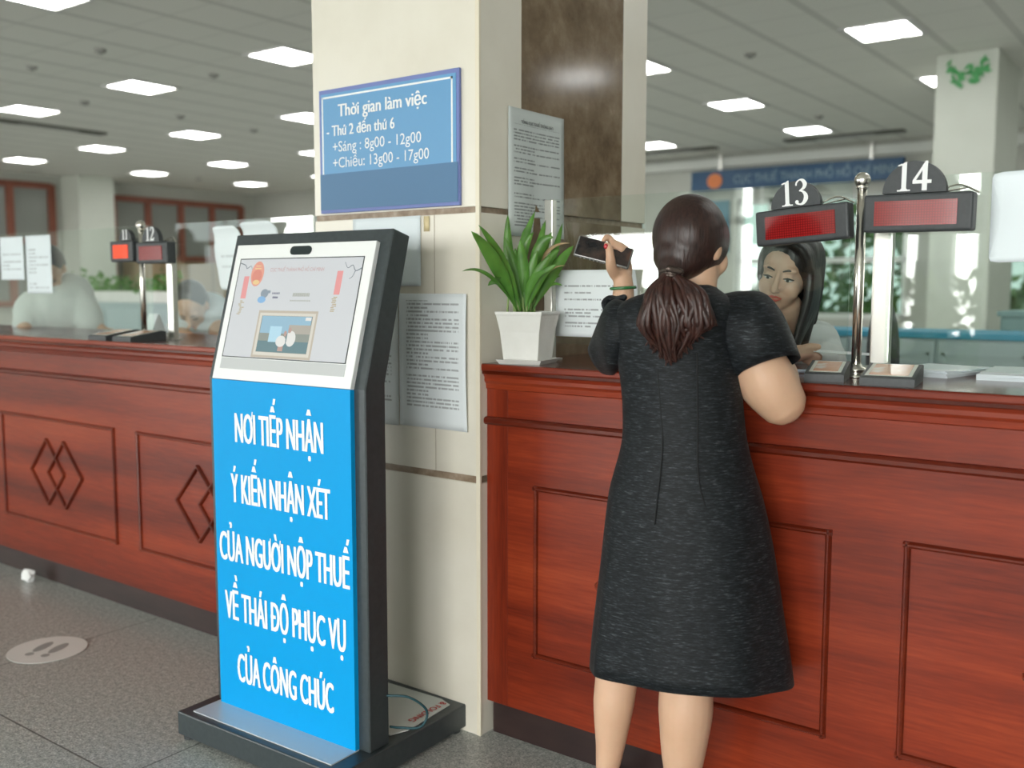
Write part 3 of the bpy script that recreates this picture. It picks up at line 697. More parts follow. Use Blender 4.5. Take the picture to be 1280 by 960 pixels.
# picture on the screen: framed photo of two people by a blue board
bm = BM(); A = (.135, .385, .068, .215)
sq(bm, .150, .388, .0695, .205, -.0014, 0); sq(bm, .157, .381, .0765, .198, -.0016, 1); sq(bm, .167, .371, .0855, .190, -.0018, 2)
sq(bm, .17, .368, .14, .189, -.002, 3); sq(bm, .168, .370, .0865, .118, -.002, 4); sq(bm, .21, .258, .115, .160, -.0022, 5)
sq(bm, .345, .367, .178, .187, -.0022, 7); sq(bm, .285, .370, .14, .165, -.0021, 6)
for c in ((.262, .118, .020, .016), (.30, .126, .019, .022)): disc(bm, *c, -.0024, 7)
disc(bm, .276, .140, .006, .008, -.0026, 8); disc(bm, .292, .150, .006, .008, -.0026, 8); sq(bm, .281, .285, .116, .138, -.0027, 4); sq(bm, .255, .275, .09, .11, -.0023, 8)
obj('picture', bm, [em('tan_frame', (.56, .50, .42)), em('cream_frame', (.72, .69, .62)), em('dark_olive', (.30, .33, .30)), em('blue_backdrop', (.33, .52, .66)), em('dark_teal', (.16, .26, .29)), em('light_blue_board', (.48, .72, .86)), em('grey_brown', (.46, .43, .38)), em('off_white', (.80, .80, .78)), em('soft_brown', (.52, .36, .32))], s)
cu = BM(); limb(cu, [(.59, .085, .22), (.640, .12, .215), (.668, .16, .17), (.655, .15, .125), (.60, .13, .115), (.58, .11, .12)], [.0035], 30, 8)
obj('power_cable', cu, mat('dark_teal_cable', (.01, .06, .075), .5), K, True)
t = thing('cardboard_sheet', 'white printed board lying on the kiosk base behind its body', 'board', (-.6523, -.4267, KB), .0276)
obj('board', prism(BM(), [(-.02, .115), (.565, .125), (.585, .175), (.575, .375), (.53, .392), (-.02, .388)], 2, .001, .004), mat('white_corrugated_plastic', (.62, .66, .64), .5), t)
M = Matrix(((0, 0, 1, 0), (-1, 0, 0, 0), (0, -1, 0, 0), (0, 0, 0, 1)))
lettering('lettering', '& FOLDING', RED, t, (.545, .375, .0046), .155, .022, .02, M)

# ------------------------------------------------------------------ floor bits
t = thing('floor_sticker', 'round white footprint sticker on the granite floor', 'sticker', (-1.70, -.405, .001), math.radians(25))
obj('disc', lathe(BM(), [(.135, 0), (.135, .0012)], 48), mat('worn_white_vinyl', (.78, .76, .74), .5), t)
for sx in (-1, 1):
    bm = BM(); disc_pts = [(sx * .032 + .020 * math.cos(k * PI / 12), .018 + .052 * math.sin(k * PI / 12)) for k in range(24)]
    prism(bm, disc_pts, 2, .0012, .0018); prism(bm, [(sx * .032 + .015 * math.cos(k * PI / 12), -.055 + .016 * math.sin(k * PI / 12)) for k in range(24)], 2, .0012, .0018)
    obj('footprint', bm, mat('worn_grey_print', (.36, .35, .34), .6), t)
bm = BM(); bmesh.ops.create_icosphere(bm, subdivisions=2, radius=.04); r = random.Random(11)
for v in bm.verts: v.co = Vector((v.co.x * 1.0, v.co.y * .7, v.co.z * .8)) * r.uniform(.75, 1.15)
o = obj('crumpled_paper', bm, mat('bright_white_paper', (.85, .86, .86), .6)); o.location = (-2.585, -.02, .030); tag(o, 'crumpled white paper scrap on the floor by the left counter skirting', 'litter')

# ------------------------------------------------------------------ potted plant
PC = Vector((.093, .106, CT))
t = thing('potted_plant', 'leafy green plant in a fluted white square pot by the pillar', 'potted plant', PC, math.radians(53.4 - 45 + .0))
ROTP = math.radians(8.4 - 0)
# pot turned so that one corner faces the viewer
t.rotation_euler = (0, 0, -.6397 + PI / 4 + .07)
def sqring(h, z, flute=0, n=6):
    """square outline of half side h; the side walls carry shallow flutes"""
    pts = []
    cs = [(-h, -h), (h, -h), (h, h), (-h, h)]
    for k in range(4):
        a, b = cs[k], cs[(k + 1) % 4]; nx, ny = (b[1] - a[1]) / (2 * h), -(b[0] - a[0]) / (2 * h)
        for i in range(n * 4):
            u = i / (n * 4); off = -flute * (.5 + .5 * math.cos(2 * PI * u * n)) if (flute and k in (1, 3)) else 0
            if i == 0: off = 0
            pts.append((a[0] + (b[0] - a[0]) * u + nx * off, a[1] + (b[1] - a[1]) * u + ny * off, z))
    return pts
obj('pot', loft(BM(), [sqring(.051, .008), sqring(.053, .012, .006), sqring(.060, .09, .008), sqring(.0685, .136, .008), sqring(.071, .141), sqring(.0715, .148), sqring(.068, .148), sqring(.064, .135)], cap=(True, False)), POTW, t)
obj('soil', loft(BM(), [sqring(.064, .128), sqring(.03, .131)], cap=(True, True)), noisy('dark_soil', [(.3, (.03, .02, .012)), (.7, (.10, .07, .04))], 60, rough=.9), t)
obj('saucer', loft(BM(), [sqring(.062, 0), sqring(.070, .012), sqring(.068, .0125), sqring(.060, .006)], cap=(True, True)), POTW, t)
pd = (PC - CAM).dot(FW)
Minv = Matrix.Rotation(-t.rotation_euler.z, 4, 'Z') @ Matrix.Translation(-PC)
def leaf(base, mid, tip, wd, m, droop=0, name='leaf', fold=.25):
    bm = BM(); B, Mi, T = Minv @ base, Minv @ mid, Minv @ tip; n = 14; rows = []
    side0 = None
    for i in range(n + 1):
        u = i / n; c = B * (1 - u) ** 2 + Mi * 2 * u * (1 - u) + T * u * u
        tg = ((Mi - B) * (1 - u) + (T - Mi) * u).normalized()
        view = (Minv.to_3x3() @ (-FW)); sd = tg.cross(view)
        if sd.length < .2: sd = tg.cross(Vector((0, 0, 1)))
        sd.normalize()
        if side0 and sd.dot(side0) < 0: sd = -sd
        side0 = sd; nn = sd.cross(tg).normalized()
        prof = (.16 + .84 * math.sin(PI * min(1, max(0, (u - .12) / .88)) ** .85) if u > .12 else .16) * (1 if u < .97 else .4)
        if i == n: prof = .02
        h = wd / 2 * prof
        rows.append([bm.verts.new(c - sd * h + nn * h * fold), bm.verts.new(c), bm.verts.new(c + sd * h + nn * h * fold)])
    for a, b in zip(rows, rows[1:]):
        for k in (0, 1): bm.faces.new((a[k], a[k + 1], b[k + 1], b[k]))
    o = obj(name, bm, m, t, True); o.modifiers.new('s', 'SOLIDIFY').thickness = .0008; return o
def pl(px, py, off=0): return at(px, py, pd + off)
soil = lambda px, off=0: pl(px, 392, off)
LV = [  # base x, mid, tip, width, tip depth shift
    (648, (622, 322), (589, 289), .030, -.20, GREEN), (652, (634, 322), (598, 281), .020, -.18, GREEN), (646, (632, 320), (635, 268), .022, .0, GREEN),
    (650, (640, 330), (669, 264), .024, .02, GREEN), (656, (668, 330), (682, 275), .022, .05, GREEN), (652, (640, 325), (667, 290), .026, -.03, GREEN),
    (662, (690, 335), (703, 279), .018, .06, GREEN), (664, (690, 335), (717, 307), .026, .02, GREEN), (648, (612, 325), (578, 339), .008, -.22, GREEN),
    (648, (630, 336), (610, 357), .022, -.14, GREEN), (660, (668, 300), (713, 304), .011, .0, DRY), (664, (680, 345), (703, 357), .010, .02, GREEN),
    (658, (668, 290), (692, 297), .026, -.02, GREEN), (660, (676, 330), (707, 332), .007, -.03, DRY), (655, (650, 340), (630, 296), .022, -.05, GREEN),
    (657, (655, 330), (650, 300), .024, -.06, GREEN), (658, (668, 340), (688, 320), .024, -.06, GREEN), (660, (665, 345), (697, 330), .020, -.07, GREEN),
    (655, (660, 345), (672, 312), .024, -.05, GREEN), (652, (645, 345), (644, 310), .022, -.04, GREEN), (657, (660, 340), (684, 340), .018, -.08, GREEN), (662, (680, 320), (700, 312), .020, .0, GREEN),
    (653, (650, 325), (656, 285), .022, .05, GREEN), (659, (672, 320), (690, 290), .022, .03, GREEN), (650, (640, 350), (622, 330), .016, -.02, GREEN), (661, (672, 350), (700, 345), .014, .03, GREEN)]
for bx, mid, tip, wd, off, m in LV:
    leaf(soil(bx, off * .2), pl(mid[0], mid[1], off * .6), pl(tip[0], tip[1], off), wd * (1.35 if m is GREEN else 1), m)
for bx, tx, ty, off in ((643, 641, 355, .01), (649, 644, 345, -.01), (655, 652, 350, -.02), (658, 660, 345, -.02), (663, 664, 350, .0), (668, 668, 345, .01), (646, 636, 340, .0), (660, 670, 340, .02), (634, 636, 365, .01)):
    b = BM(); limb(b, [Minv @ pl(bx, 394, off), Minv @ pl((bx + tx) / 2, (394 + ty) / 2, off), Minv @ pl(tx, ty, off)], [.0035, .0025], 6, 7); obj('stem', b, STEM, t, True)

# ------------------------------------------------------------------ people
def person_frame(px, d):
    o = at(px, 480, d); f = o - CAM; f.z = 0; f.normalize(); r = Vector((f.y, -f.x, 0)); o = Vector((o.x, o.y, 0))
    M = Matrix(((r.x, f.x, 0, o.x), (r.y, f.y, 0, o.y), (0, 0, 1, 0), (0, 0, 0, 1)))
    def loc(px, py, v=0.0):
        ray = RT * ((px - 640) / FPX) + DN * ((py - 480) / FPX) + FW
        q = CAM + ray * (((o + f * v) - CAM).dot(f) / ray.dot(f))
        return Vector(((q - o).dot(r), v, q.z))
    return M, loc
def head_shapes(bm, M, s=1.0):
    """skull, jaw, brow, nose, cheeks, lips and ears; face towards -y, chin below"""
    S = Matrix.Diagonal((s, s, s, 1)); Q = M @ S
    ball(bm, (0, .016, .034), (.073, .090, .086), Q, 24); ball(bm, (0, -.012, -.010), (.064, .068, .070), Q, 24)
    ball(bm, (0, -.030, -.055), (.048, .048, .046), Q, 20); ball(bm, (0, -.062, -.088), (.021, .018, .016), Q, 14)
    for x in (-1, 1):
        ball(bm, (x * .036, -.050, -.030), (.027, .024, .032), Q, 14); ball(bm, (x * .030, -.066, .030), (.024, .012, .010), Q, 12)
        ball(bm, (x * .030, -.0655, .008), (.0155, .0125, .0095), Q, 14); ball(bm, (x * .0105, -.090, -.032), (.0075, .009, .0065), Q, 10)
        ball(bm, (x * .074, .014, -.004), (.012, .021, .033), Q, 14)
    for a in (0,):
        b = BM(); limb(b, [(0, -.074, .022), (0, -.087, -.005), (0, -.100, -.029)], [.007, .0085, .0105], 8, 12); xf(b, Q)
        me = bpy.data.meshes.new('t'); b.to_mesh(me); b.free(); bm.from_mesh(me); bpy.data.meshes.remove(me)
    ball(bm, (0, -.080, -.056), (.020, .011, .010), Q, 12)
def add(bm, b, M=None):
    if M is not None: xf(b, M)
    me = bpy.data.meshes.new('t'); b.to_mesh(me); b.free(); bm.from_mesh(me); bpy.data.meshes.remove(me)
BROW = mat('dark_brow', (.035, .022, .018), .8); LIPS = mat('coral_lips', (.55, .12, .09), .4); LASH = mat('dark_lash', (.02, .015, .013), .7)
EYEW = mat('eye_white', (.62, .58, .55), .2)
def face_parts(parent, M, s=1.0, lips=LIPS):
    Q = M @ Matrix.Diagonal((s, s, s, 1))
    for x in (-1, 1):
        b = BM(); limb(b, [(x * .014, -.0775, .026), (x * .030, -.0775, .0315), (x * .046, -.066, .026)], [.0022, .0034, .0012], 8, 7); obj('eyebrow', xf(b, Q), BROW, parent, True)
        b = BM(); limb(b, [(x * .0160, -.0752, .0035), (x * .030, -.0797, .0072), (x * .0455, -.0705, .0040)], [.0014, .0032, .0018], 8, 7)
        e = obj('eyelash', xf(b, Q), LASH, parent, True)
        b = BM(); ball(b, (x * .030, -.0695, .0014), (.0130, .0097, .0050), Q, 14); obj('eyeball', b, EYEW, e, True)
        b = BM(); ball(b, (x * .030 , -.0762, .0012), (.0056, .0036, .0050), Q, 12); obj('iris', b, LASH, e, True)
    b = BM(); limb(b, [(-.021, -.0815, -.0545), (-.006, -.0905, -.0505), (0, -.0905, -.0515), (.006, -.0905, -.0505), (.021, -.0815, -.0545)], [.0015, .0042, .0042, .0042, .0015], 16, 8)
    limb(b, [(-.019, -.0815, -.0565), (0, -.0895, -.0620), (.019, -.0815, -.0565)], [.0015, .0056, .0015], 12, 8); obj('lips', xf(b, Q), lips, parent, True)
def hair_mat(name, c0, c1, vs):
    m = mat(name, c0, .38, spec=.45); nt = m.node_tree
    f = noise(nt, coords(nt, vs), 1, 3, .6); nt.links.new(ramp(nt, f, [(.3, c0), (.72, c1)]), bsdf(m).inputs['Base Color'])
    nt.links.new(bump(nt, f, .5, .003), bsdf(m).inputs['Normal']); return m
HAIRB = hair_mat('dark_brown_hair', (.014, .007, .006), (.045, .020, .016), (170, 170, 12))
HAIRP = hair_mat('red_brown_hair', (.015, .006, .005), (.062, .022, .016), (120, 120, 14))
HAIRK = hair_mat('black_hair', (.010, .009, .009), (.028, .024, .023), (150, 150, 10))

# --- customer with her back to us
WM, wl = person_frame(862, 2.25)
bm = BM()
# head turned right towards the clerk
fd = Vector((.60, .80, 0)).normalized(); hx = Vector((-fd.y, fd.x, 0))
hc = wl(868, 310)
HM = Matrix(((-hx.x, -fd.x, 0, hc.x), (-hx.y, -fd.y, 0, hc.y), (0, 0, 1, hc.z), (0, 0, 0, 1)))
HM[0][0], HM[1][0] = (-fd.y) * -1, (fd.x) * -1
HM = HM @ Matrix.Rotation(math.radians(6), 4, 'X')
head_shapes(bm, HM, .93)
neck0, neck1 = wl(872, 335, -.005), wl(866, 385, -.01)
limb(bm, [neck0, neck1], [.047, .050], 6, 18)
# torso core hidden by the dress
for py, hw, hd in ((420, .105, .065), (450, .12, .085), (520, .11, .085), (600, .13, .10), (660, .15, .11)):
    ball(bm, wl(855, py), (hw, hd, .085), None, 18)
sh_r, sh_l = wl(914, 412), wl(784, 416)
limb(bm, [sh_l, wl(805, 405), wl(862, 400), wl(898, 403), sh_r], [.036, .036, .045, .036, .038], 10, 14)
# right arm bent, elbow towards us, forearm on the counter
limb(bm, [sh_r, wl(936, 434, .0), wl(959, 477, .0), wl(975, 500, .005)], [.046, .060, .067, .058], 14, 20)
limb(bm, [wl(972, 496, .005), wl(972, 470, .09), wl(965, 450, .18), wl(958, 450, .25)], [.055, .048, .036, .026], 12, 16)
# right hand resting on the counter
def hand(bm, W, dirv, nrm, side, curls, s=1.0, spread=.0):
    """palm from wrist W along dirv; nrm is the back of the hand; side (+-1) puts the thumb"""
    dirv = dirv.normalized(); nrm = (nrm - dirv * nrm.dot(dirv)).normalized(); lat = dirv.cross(nrm) * side
    for k in range(4):
        o = (k - 1.5) * .0185 * s; limb(bm, [W + lat * o * .55 + dirv * .005 * s, W + lat * o + dirv * .082 * s], [.0135 * s, .0105 * s], 6, 12)
        L = (.070, .078, .073, .058)[k] * s; base = W + lat * o + dirv * .080 * s; d = dirv + lat * (k - 1.5) * spread; d.normalize(); p = base; pts = [p]
        for j in range(3):
            q = Quaternion(lat, -curls[k] * side * (.8 + .2 * j)) if True else None
            d = (Matrix.Rotation(-curls[k], 3, lat) @ d) if side > 0 else (Matrix.Rotation(curls[k], 3, lat) @ d)
            p = p + d * L * (.45, .31, .24)[j]; pts.append(p)
        limb(bm, pts, [.0092 * s, .0085 * s, .0078 * s, .0068 * s], 10, 10)
    tb = W + lat * -.020 * s + dirv * .018 * s
    limb(bm, [tb, tb - lat * .026 * s + dirv * .026 * s - nrm * .008 * s, tb - lat * .030 * s + dirv * .056 * s - nrm * .016 * s, tb - lat * .024 * s + dirv * .078 * s - nrm * .022 * s], [.014 * s, .0125 * s, .0100 * s, .0078 * s], 10, 10)
hand(bm, wl(957, 450, .265), Vector((.1, 1, -.05)), Vector((0, 0, 1)), 1, (.25, .25, .28, .3), .92)
# left arm: elbow on the counter, forearm up
el = wl(771, 444, .29); wr = wl(779, 350, .30)
limb(bm, [sh_l, wl(770, 425, .12), el], [.044, .048, .040], 10, 16)
limb(bm, [el, wl(774, 415, .29), wl(779, 372, .295), wr], [.040, .040, .029, .0255], 12, 16)
# left hand: palm below the phone, fingers behind it and over its top edge, thumb in front
pc = wl(755, 315, .285)
limb(bm, [wr, wl(775, 340, .312), wl(769, 328, .318)], [.0255, .0265, .020], 8, 14); limb(bm, [wr, wl(781, 338, .315), wl(781, 328, .318)], [.022, .021, .018], 8, 12)
limb(bm, [wl(770, 342, .292), wl(764, 333, .262), wl(763, 321, .250), wl(761, 309, .252), wl(758, 306, .256)], [.019, .0150, .0125, .0105, .0085], 12, 12)     # thumb over the front
limb(bm, [wl(769, 328, .305), wl(768, 312, .312), wl(764, 301, .298), wl(759, 296, .288), wl(755, 300, .280)], [.012, .0110, .0100, .0090, .0080], 12, 12)      # index
limb(bm, [wl(774, 327, .308), wl(774, 316, .312), wl(772, 307, .298), wl(768, 304, .283), wl(765, 308, .276)], [.012, .0105, .0098, .0088, .0078], 12, 12)
limb(bm, [wl(780, 328, .308), wl(780, 317, .312), wl(778, 309, .298), wl(774, 306, .284), wl(771, 310, .276)], [.011, .0102, .0095, .0085, .0075], 12, 12)
limb(bm, [wl(784, 330, .305), wl(785, 321, .310), wl(784, 313, .298), wl(780, 310, .285), wl(777, 313, .277)], [.0105, .0095, .0088, .0080, .0070], 12, 12)
# legs, down to the floor below the picture
def leg(pts, rad): limb(bm, pts, rad, 24, 20)
l0 = wl(800, 700, .02)
zf = .045
def low(px, v, z): q = wl(px, 940, v); return Vector((q.x, v, z))
leg([wl(808, 680), wl(786, 780, .01), wl(773, 835, .015), wl(767, 880, .012), wl(763, 930, .018), wl(759, 962, .02), low(757, .03, .10), low(756, .04, .05)], [.085, .070, .052, .050, .036, .028, .026, .030])
leg([wl(892, 690), wl(870, 800, -.03), wl(859, 850, -.035), wl(857, 890, -.04), wl(854, 940, -.035), wl(852, 980, -.03), low(849, -.02, .10), low(848, -.01, .05)], [.088, .074, .062, .064, .052, .038, .029, .032])
for px, v in ((756, .04), (848, -.01)):
    a = low(px, v, .035); limb(bm, [a + Vector((0, -.035, .0)), a + Vector((0, .06, .0)), a + Vector((.005, .15, -.012))], [.030, .032, .022], 10, 14)
W = fuse('person', bm, .0048, SKIN, None, 6); W.matrix_world = WM
tag(W, 'woman in a black dress seen from behind, leaning on the counter with a phone raised', 'person')
face_parts(W, HM, .93)
# shoes
for px, v in ((756, .04), (848, -.01)):
    a = low(px, v, 0); b = BM()
    ball(b, (a.x, v - .03, .036), (.037, .045, .034)); ball(b, (a.x + .002, v + .06, .030), (.041, .09, .030)); ball(b, (a.x + .006, v + .14, .026), (.034, .055, .025))
    fuse('shoe', b, .006, mat('black_shoe_leather', (.015, .015, .016), .35), W, 3)
# dress
FAB = mat('black_slub_fabric', (.02, .023, .027), .6, spec=.25, sheen=.02); _nt = FAB.node_tree
_f = noise(_nt, coords(_nt, (40, 40, 330)), 1, 3, .6); _f2 = noise(_nt, coords(_nt, (95, 95, 560)), 1, 2, .6)
_s = mmath(_nt, 'ADD', mmath(_nt, 'MULTIPLY', _f, .6), mmath(_nt, 'MULTIPLY', _f2, .4))
_nt.links.new(ramp(_nt, _s, [(.38, (.002, .003, .004)), (.49, (.006, .008, .010)), (.58, (.016, .020, .024)), (.67, (.066, .078, .085))]), bsdf(FAB).inputs['Base Color'])
_nt.links.new(bump(_nt, _s, .35, .002), bsdf(FAB).inputs['Normal'])
NS = 72
def ring(L, R, zc, hd, vc=0, p=2.2, fold=0, ph=0, zt=None):
    cx = (L.x + R.x) / 2; hw = (R.x - L.x) / 2; out = []
    for k in range(NS):
        a = 2 * PI * k / NS; c, s_ = math.cos(a), math.sin(a)
        q = (abs(c) ** p + abs(s_) ** p) ** (-1 / p)
        m_ = 1 + fold * (math.cos(5 * a + ph) * .6 + math.cos(8 * a + 1.3 + ph) * .4)
        x = cx + hw * c * q * (m_ if abs(c) < .9 else 1 + (m_ - 1) * .3); v = vc + hd * s_ * q * m_
        z = L.z + (R.z - L.z) * (c * q * .5 + .5) if zt is None else zt(c * q, s_ * q)
        out.append((x, v, z))
    return out
rows = [  # py, left, right, half depth, centre v, fold
    (829, 736, 992, .165, .0, .045), (800, 738, 988, .160, .0, .042), (760, 743, 981, .152, .0, .036), (700, 750.5, 972, .142, 0, .026), (660, 755, 965, .134, 0, .016), (620, 759.5, 954, .124, 0, .006),
    (600, 764, 947, .118, 0, 0), (580, 770, 941, .112, 0, 0), (560, 776, 936, .106, 0, 0), (540, 779, 932, .101, 0, 0), (500, 778, 929, .100, 0, 0), (470, 775, 926, .102, 0, 0), (440, 770, 923, .105, 0, 0),
    (410, 766, 921, .104, -.004, 0), (392, 767, 922, .097, -.008, 0), (380, 774, 920, .086, -.010, 0), (372, 788, 913, .076, -.010, 0), (366, 806, 905, .067, -.008, 0), (361, 824, 897, .060, -.006, 0), (356, 832, 893, .056, -.005, 0)]
R_ = []
for i, (py, xl, xr, hd, vc, fo) in enumerate(rows):
    L, Rr = wl(xl, py), wl(xr, py)
    if i == 0:
        zl, zr, zn = wl(736, 829).z, wl(992, 851).z, wl(850, 868, -.165).z
        R_.append(ring(L, Rr, 0, hd, vc, 2.1, fo, .6, lambda c, s_: zl + (zr - zl) * (c * .5 + .5) + (zn - (zl + zr) / 2) * max(0, -s_) ** 1.5))
    else:
        k = max(0, 1 - i / 5)
        if k > 0: R_.append(ring(L, Rr, 0, hd, vc, 2.1, fo, .6, lambda c, s_, z0=L.z, k=k: z0 + k * ((zr - zl) * (c * .5 + .5) + (zn - (zl + zr) / 2) * max(0, -s_) ** 1.5)))
        else: R_.append(ring(L, Rr, 0, hd, vc, 2.1 if i < 13 else 2.3, fo, .6))
D = obj('dress', loft(BM(), R_), FAB, W, True)
md = D.modifiers.new('s', 'SUBSURF'); md.levels = md.render_levels = 1
md = D.modifiers.new('t', 'SOLIDIFY'); md.thickness = .003; md.offset = -1
def back_pt(px, py, lift=.0015):
    i = max(j for j in range(len(rows)) if rows[j][0] >= py) if py <= rows[0][0] else 0
    j = min(i + 1, len(rows) - 1); t_ = (rows[i][0] - py) / max(1e-6, rows[i][0] - rows[j][0])
    xl, xr, hd = (rows[i][q] + (rows[j][q] - rows[i][q]) * t_ for q in (1, 2, 3)); u = (px - (xl + xr) / 2) / ((xr - xl) / 2); u = max(-.98, min(.98, u))
    v = -hd * (1 - abs(u) ** 2.1) ** (1 / 2.1) - lift
    return wl(px, py, v)
SEAM = mat('seam_black', (.004, .005, .006), .8)
for pts in ([(822, 462), (825, 500), (828, 540), (827, 575), (822, 620), (818, 655)], [(871, 442), (872, 500), (872, 545), (872, 580), (875, 610), (881, 632)]):
    b = BM(); limb(b, [back_pt(*p, .0005) for p in pts], [.0022], 30, 6); obj('seam', b, SEAM, D, True)
# sleeves
def sleeve(spec, name='sleeve'):
    rings = []
    for A, B, N in spec:
        c = (A + B) / 2; h = (A - B) / 2
        rings.append([c + h * math.cos(2 * PI * k / 28) + N * math.sin(2 * PI * k / 28) for k in range(28)])
    # resample smoothly along the arm
    fine = []
    cols = [catmull([r_[k] for r_ in rings], 16) for k in range(28)]
    for i in range(17): fine.append([cols[k][i] for k in range(28)])
    o = obj(name, loft(BM(), fine), FAB, D, True)
    q = o.modifiers.new('t', 'SOLIDIFY'); q.thickness = .003; q.offset = -1; return o
sleeve([(wl(900, 368, -.0), wl(912, 462, 0), Vector((-.005, -.070, 0))), (wl(925, 363.5, 0), wl(917, 471, 0), Vector((-.004, -.082, .0))), (wl(955, 366, 0), wl(919, 473, 0), Vector((-.004, -.092, .004))), (wl(976, 388, 0), wl(920.5, 474, 0), Vector((-.006, -.094, .008))), (wl(990, 417, 0), wl(921, 474, 0), Vector((-.010, -.090, .014))), (wl(1001, 446, 0), wl(922, 473, 0), Vector((-.014, -.080, .020)))])
sleeve([(wl(785, 378, 0), wl(782, 445, 0), Vector((.0, -.060, 0))), (wl(768, 374, .02), wl(775, 458, .02), Vector((-.01, -.075, 0))), (wl(757, 384, .06), wl(768, 468, .05), Vector((-.012, -.075, 0))), (wl(748, 405, .10), wl(762, 469, .09), Vector((-.012, -.06, 0))), (wl(737, 432, .13), wl(757, 468, .12), Vector((-.010, -.045, .0)))])
b = BM(); limb(b, [wl(757, 386, .07), wl(756, 379, .08), wl(762, 374, .09), wl(771, 375, .08), wl(780, 372, .05)], [.007, .009, .010, .010, .008], 14, 10); obj('sleeve_ruffle', b, FAB, D, True)
# hair, clip, ponytail
bm = BM(); hb = hc - fd * .018
ball(bm, wl(862, 296, -.004), (.0850, .100, .096), None, 32)
ball(bm, wl(866, 300, .01), (.083, .085, .090), None, 28)
ball(bm, wl(853, 318, -.035), (.066, .066, .060), None, 24); ball(bm, wl(845, 332, -.062), (.042, .042, .036), None, 20)
ball(bm, wl(893, 296, .030), (.029, .040, .032), None, 18)
limb(bm, [wl(848, 332, -.07), wl(838, 342, -.095)], [.034, .020], 6, 16)
H = fuse('hair', bm, .005, HAIRB, W, 8)
b = BM(); 
for k in range(3): limb(b, [wl(826, 340 + 3 * k, -.105 + .002 * k), wl(838, 338 + 3 * k, -.126), wl(851, 341 + 3 * k, -.112)], [.0055], 10, 8)
limb(b, [wl(836, 336, -.128), wl(850, 339, -.122)], [.0085], 6, 8); obj('hair_clip', b, mat('brown_metal_clip', (.10, .075, .065), .25, .7), H, True)
b = BM(); r = random.Random(4)
for i in range(170):
    u = r.uniform(-1, 1); ex = 845 + 37 * u + r.uniform(-5, 5); ey = 458 - 34 * abs(u + .22) ** 1.3 - r.uniform(0, 45) * (1 if r.random() < .6 else .2)
    s0 = wl(838 + u * 7 + r.uniform(-2, 2), 343 + r.uniform(-2, 3), -.112 + r.uniform(-.008, .010)); dv = r.uniform(-.022, .012)
    m1 = wl(843 + 37 * u + r.uniform(-3, 3), 370 + r.uniform(-5, 5), -.128 + dv); wv = r.uniform(-13, 13)
    m2 = wl(845 + 39 * u + wv, 408, -.132 + dv); e = wl(ex - wv * .6 - 4 * u, ey, -.120 + dv * .6)
    limb(b, [s0, m1, m2, e], [.0050, .0075, .0070, .0016], 14, 7)
obj('ponytail', b, HAIRP, H, True)
# bracelet and nails
b = BM(); c = wl(779, 360, .297); cir = [(c.x + .0315 * math.cos(2 * PI * k / 24), c.y + .0315 * math.sin(2 * PI * k / 24), c.z + .002 * math.cos(2 * PI * k / 24)) for k in range(25)]
limb(b, cir, [.0042], 48, 10, False); obj('bracelet', b, mat('green_jade', (.03, .16, .05), .15, spec=.7), W, True)
b = BM(); ball(b, wl(757.5, 308, .246), (.006, .004, .007)); obj('fingernail', b, mat('red_nail_polish', (.45, .03, .04), .15), W, True)
# phone held in the raised hand
PH = thing('mobile_phone', 'dark mobile phone in clear case held up by the woman', 'phone')
pa, pb, pt_ = WM @ wl(721, 307, .275), WM @ wl(788, 324, .275), WM @ wl(722, 299, .300)
px_ = (pb - pa).normalized(); pn = (WM.to_3x3() @ Vector((-.10, -1, .55))); pn = (pn - px_ * pn.dot(px_)).normalized(); pz_ = px_.cross(-pn) * 1
pz_ = -px_.cross(pn) if px_.cross(pn).z < 0 else px_.cross(pn)
PHM = Matrix(((px_.x, -pn.x, pz_.x, 0), (px_.y, -pn.y, pz_.y, 0), (px_.z, -pn.z, pz_.z, 0), (0, 0, 0, 1))); PHM.translation = (pa + pb) / 2
PH.matrix_world = PHM
hl = (pb - pa).length / 2 + .002
obj('case', box(BM(), -hl, hl, -.005, .006, -.030, .030, .0045, 3), mat('clear_grey_case', (.20, .20, .19), .18, .35, spec=.7), PH, True)
obj('screen', box(BM(), -hl + .004, hl - .004, -.0058, -.003, -.027, .027, .001, 2), noisy('dark_phone_screen', [(.4, (.012, .012, .014)), (.6, (.05, .035, .03)), (.7, (.10, .05, .035))], 22, rough=.08), PH)
b = BM()
for x in (-.055, -.045, -.03, -.02, -.01): box(b, x, x + .004, -.002, .002, -.0308, -.029)
obj('port', b, mat('pale_metal', (.5, .5, .48), .3, 1), PH)

# --- clerk behind the glass
CM, cl = person_frame(978, 2.70)
bm = BM()
yaw_, pit_, rol_ = math.radians(-15), math.radians(14), math.radians(11)
hcc = cl(982, 343.5, 0)
CH = Matrix.Translation(hcc) @ Matrix.Rotation(rol_, 4, 'Y') @ Matrix.Rotation(yaw_, 4, 'Z') @ Matrix.Rotation(pit_, 4, 'X')
CS = .90
head_shapes(bm, CH, CS)
limb(bm, [cl(983, 385, .02), cl(986, 412, .08), cl(986, 432, .15)], [.045, .046, .055], 8, 16)
for z, hw, hd in ((1.10, .15, .085), (1.0, .14, .09), (.9, .13, .09), (.78, .15, .10), (.68, .155, .105)): ball(bm, (.01, .36 if z < .95 else .30 if z < 1.05 else .24, z), (hw, hd, .09), None, 18)
shl, shr = cl(935, 425, .20), cl(1024, 425, .25)
limb(bm, [shl, cl(985, 420, .14), shr], [.045, .05, .045], 8, 14)
limb(bm, [shr, cl(1040, 470, .31), cl(1044, 520, .33)], [.045, .040, .036], 8, 14); limb(bm, [cl(1044, 520, .33), cl(1030, 560, .31), cl(1020, 585, .30)], [.036, .032, .026], 8, 12)
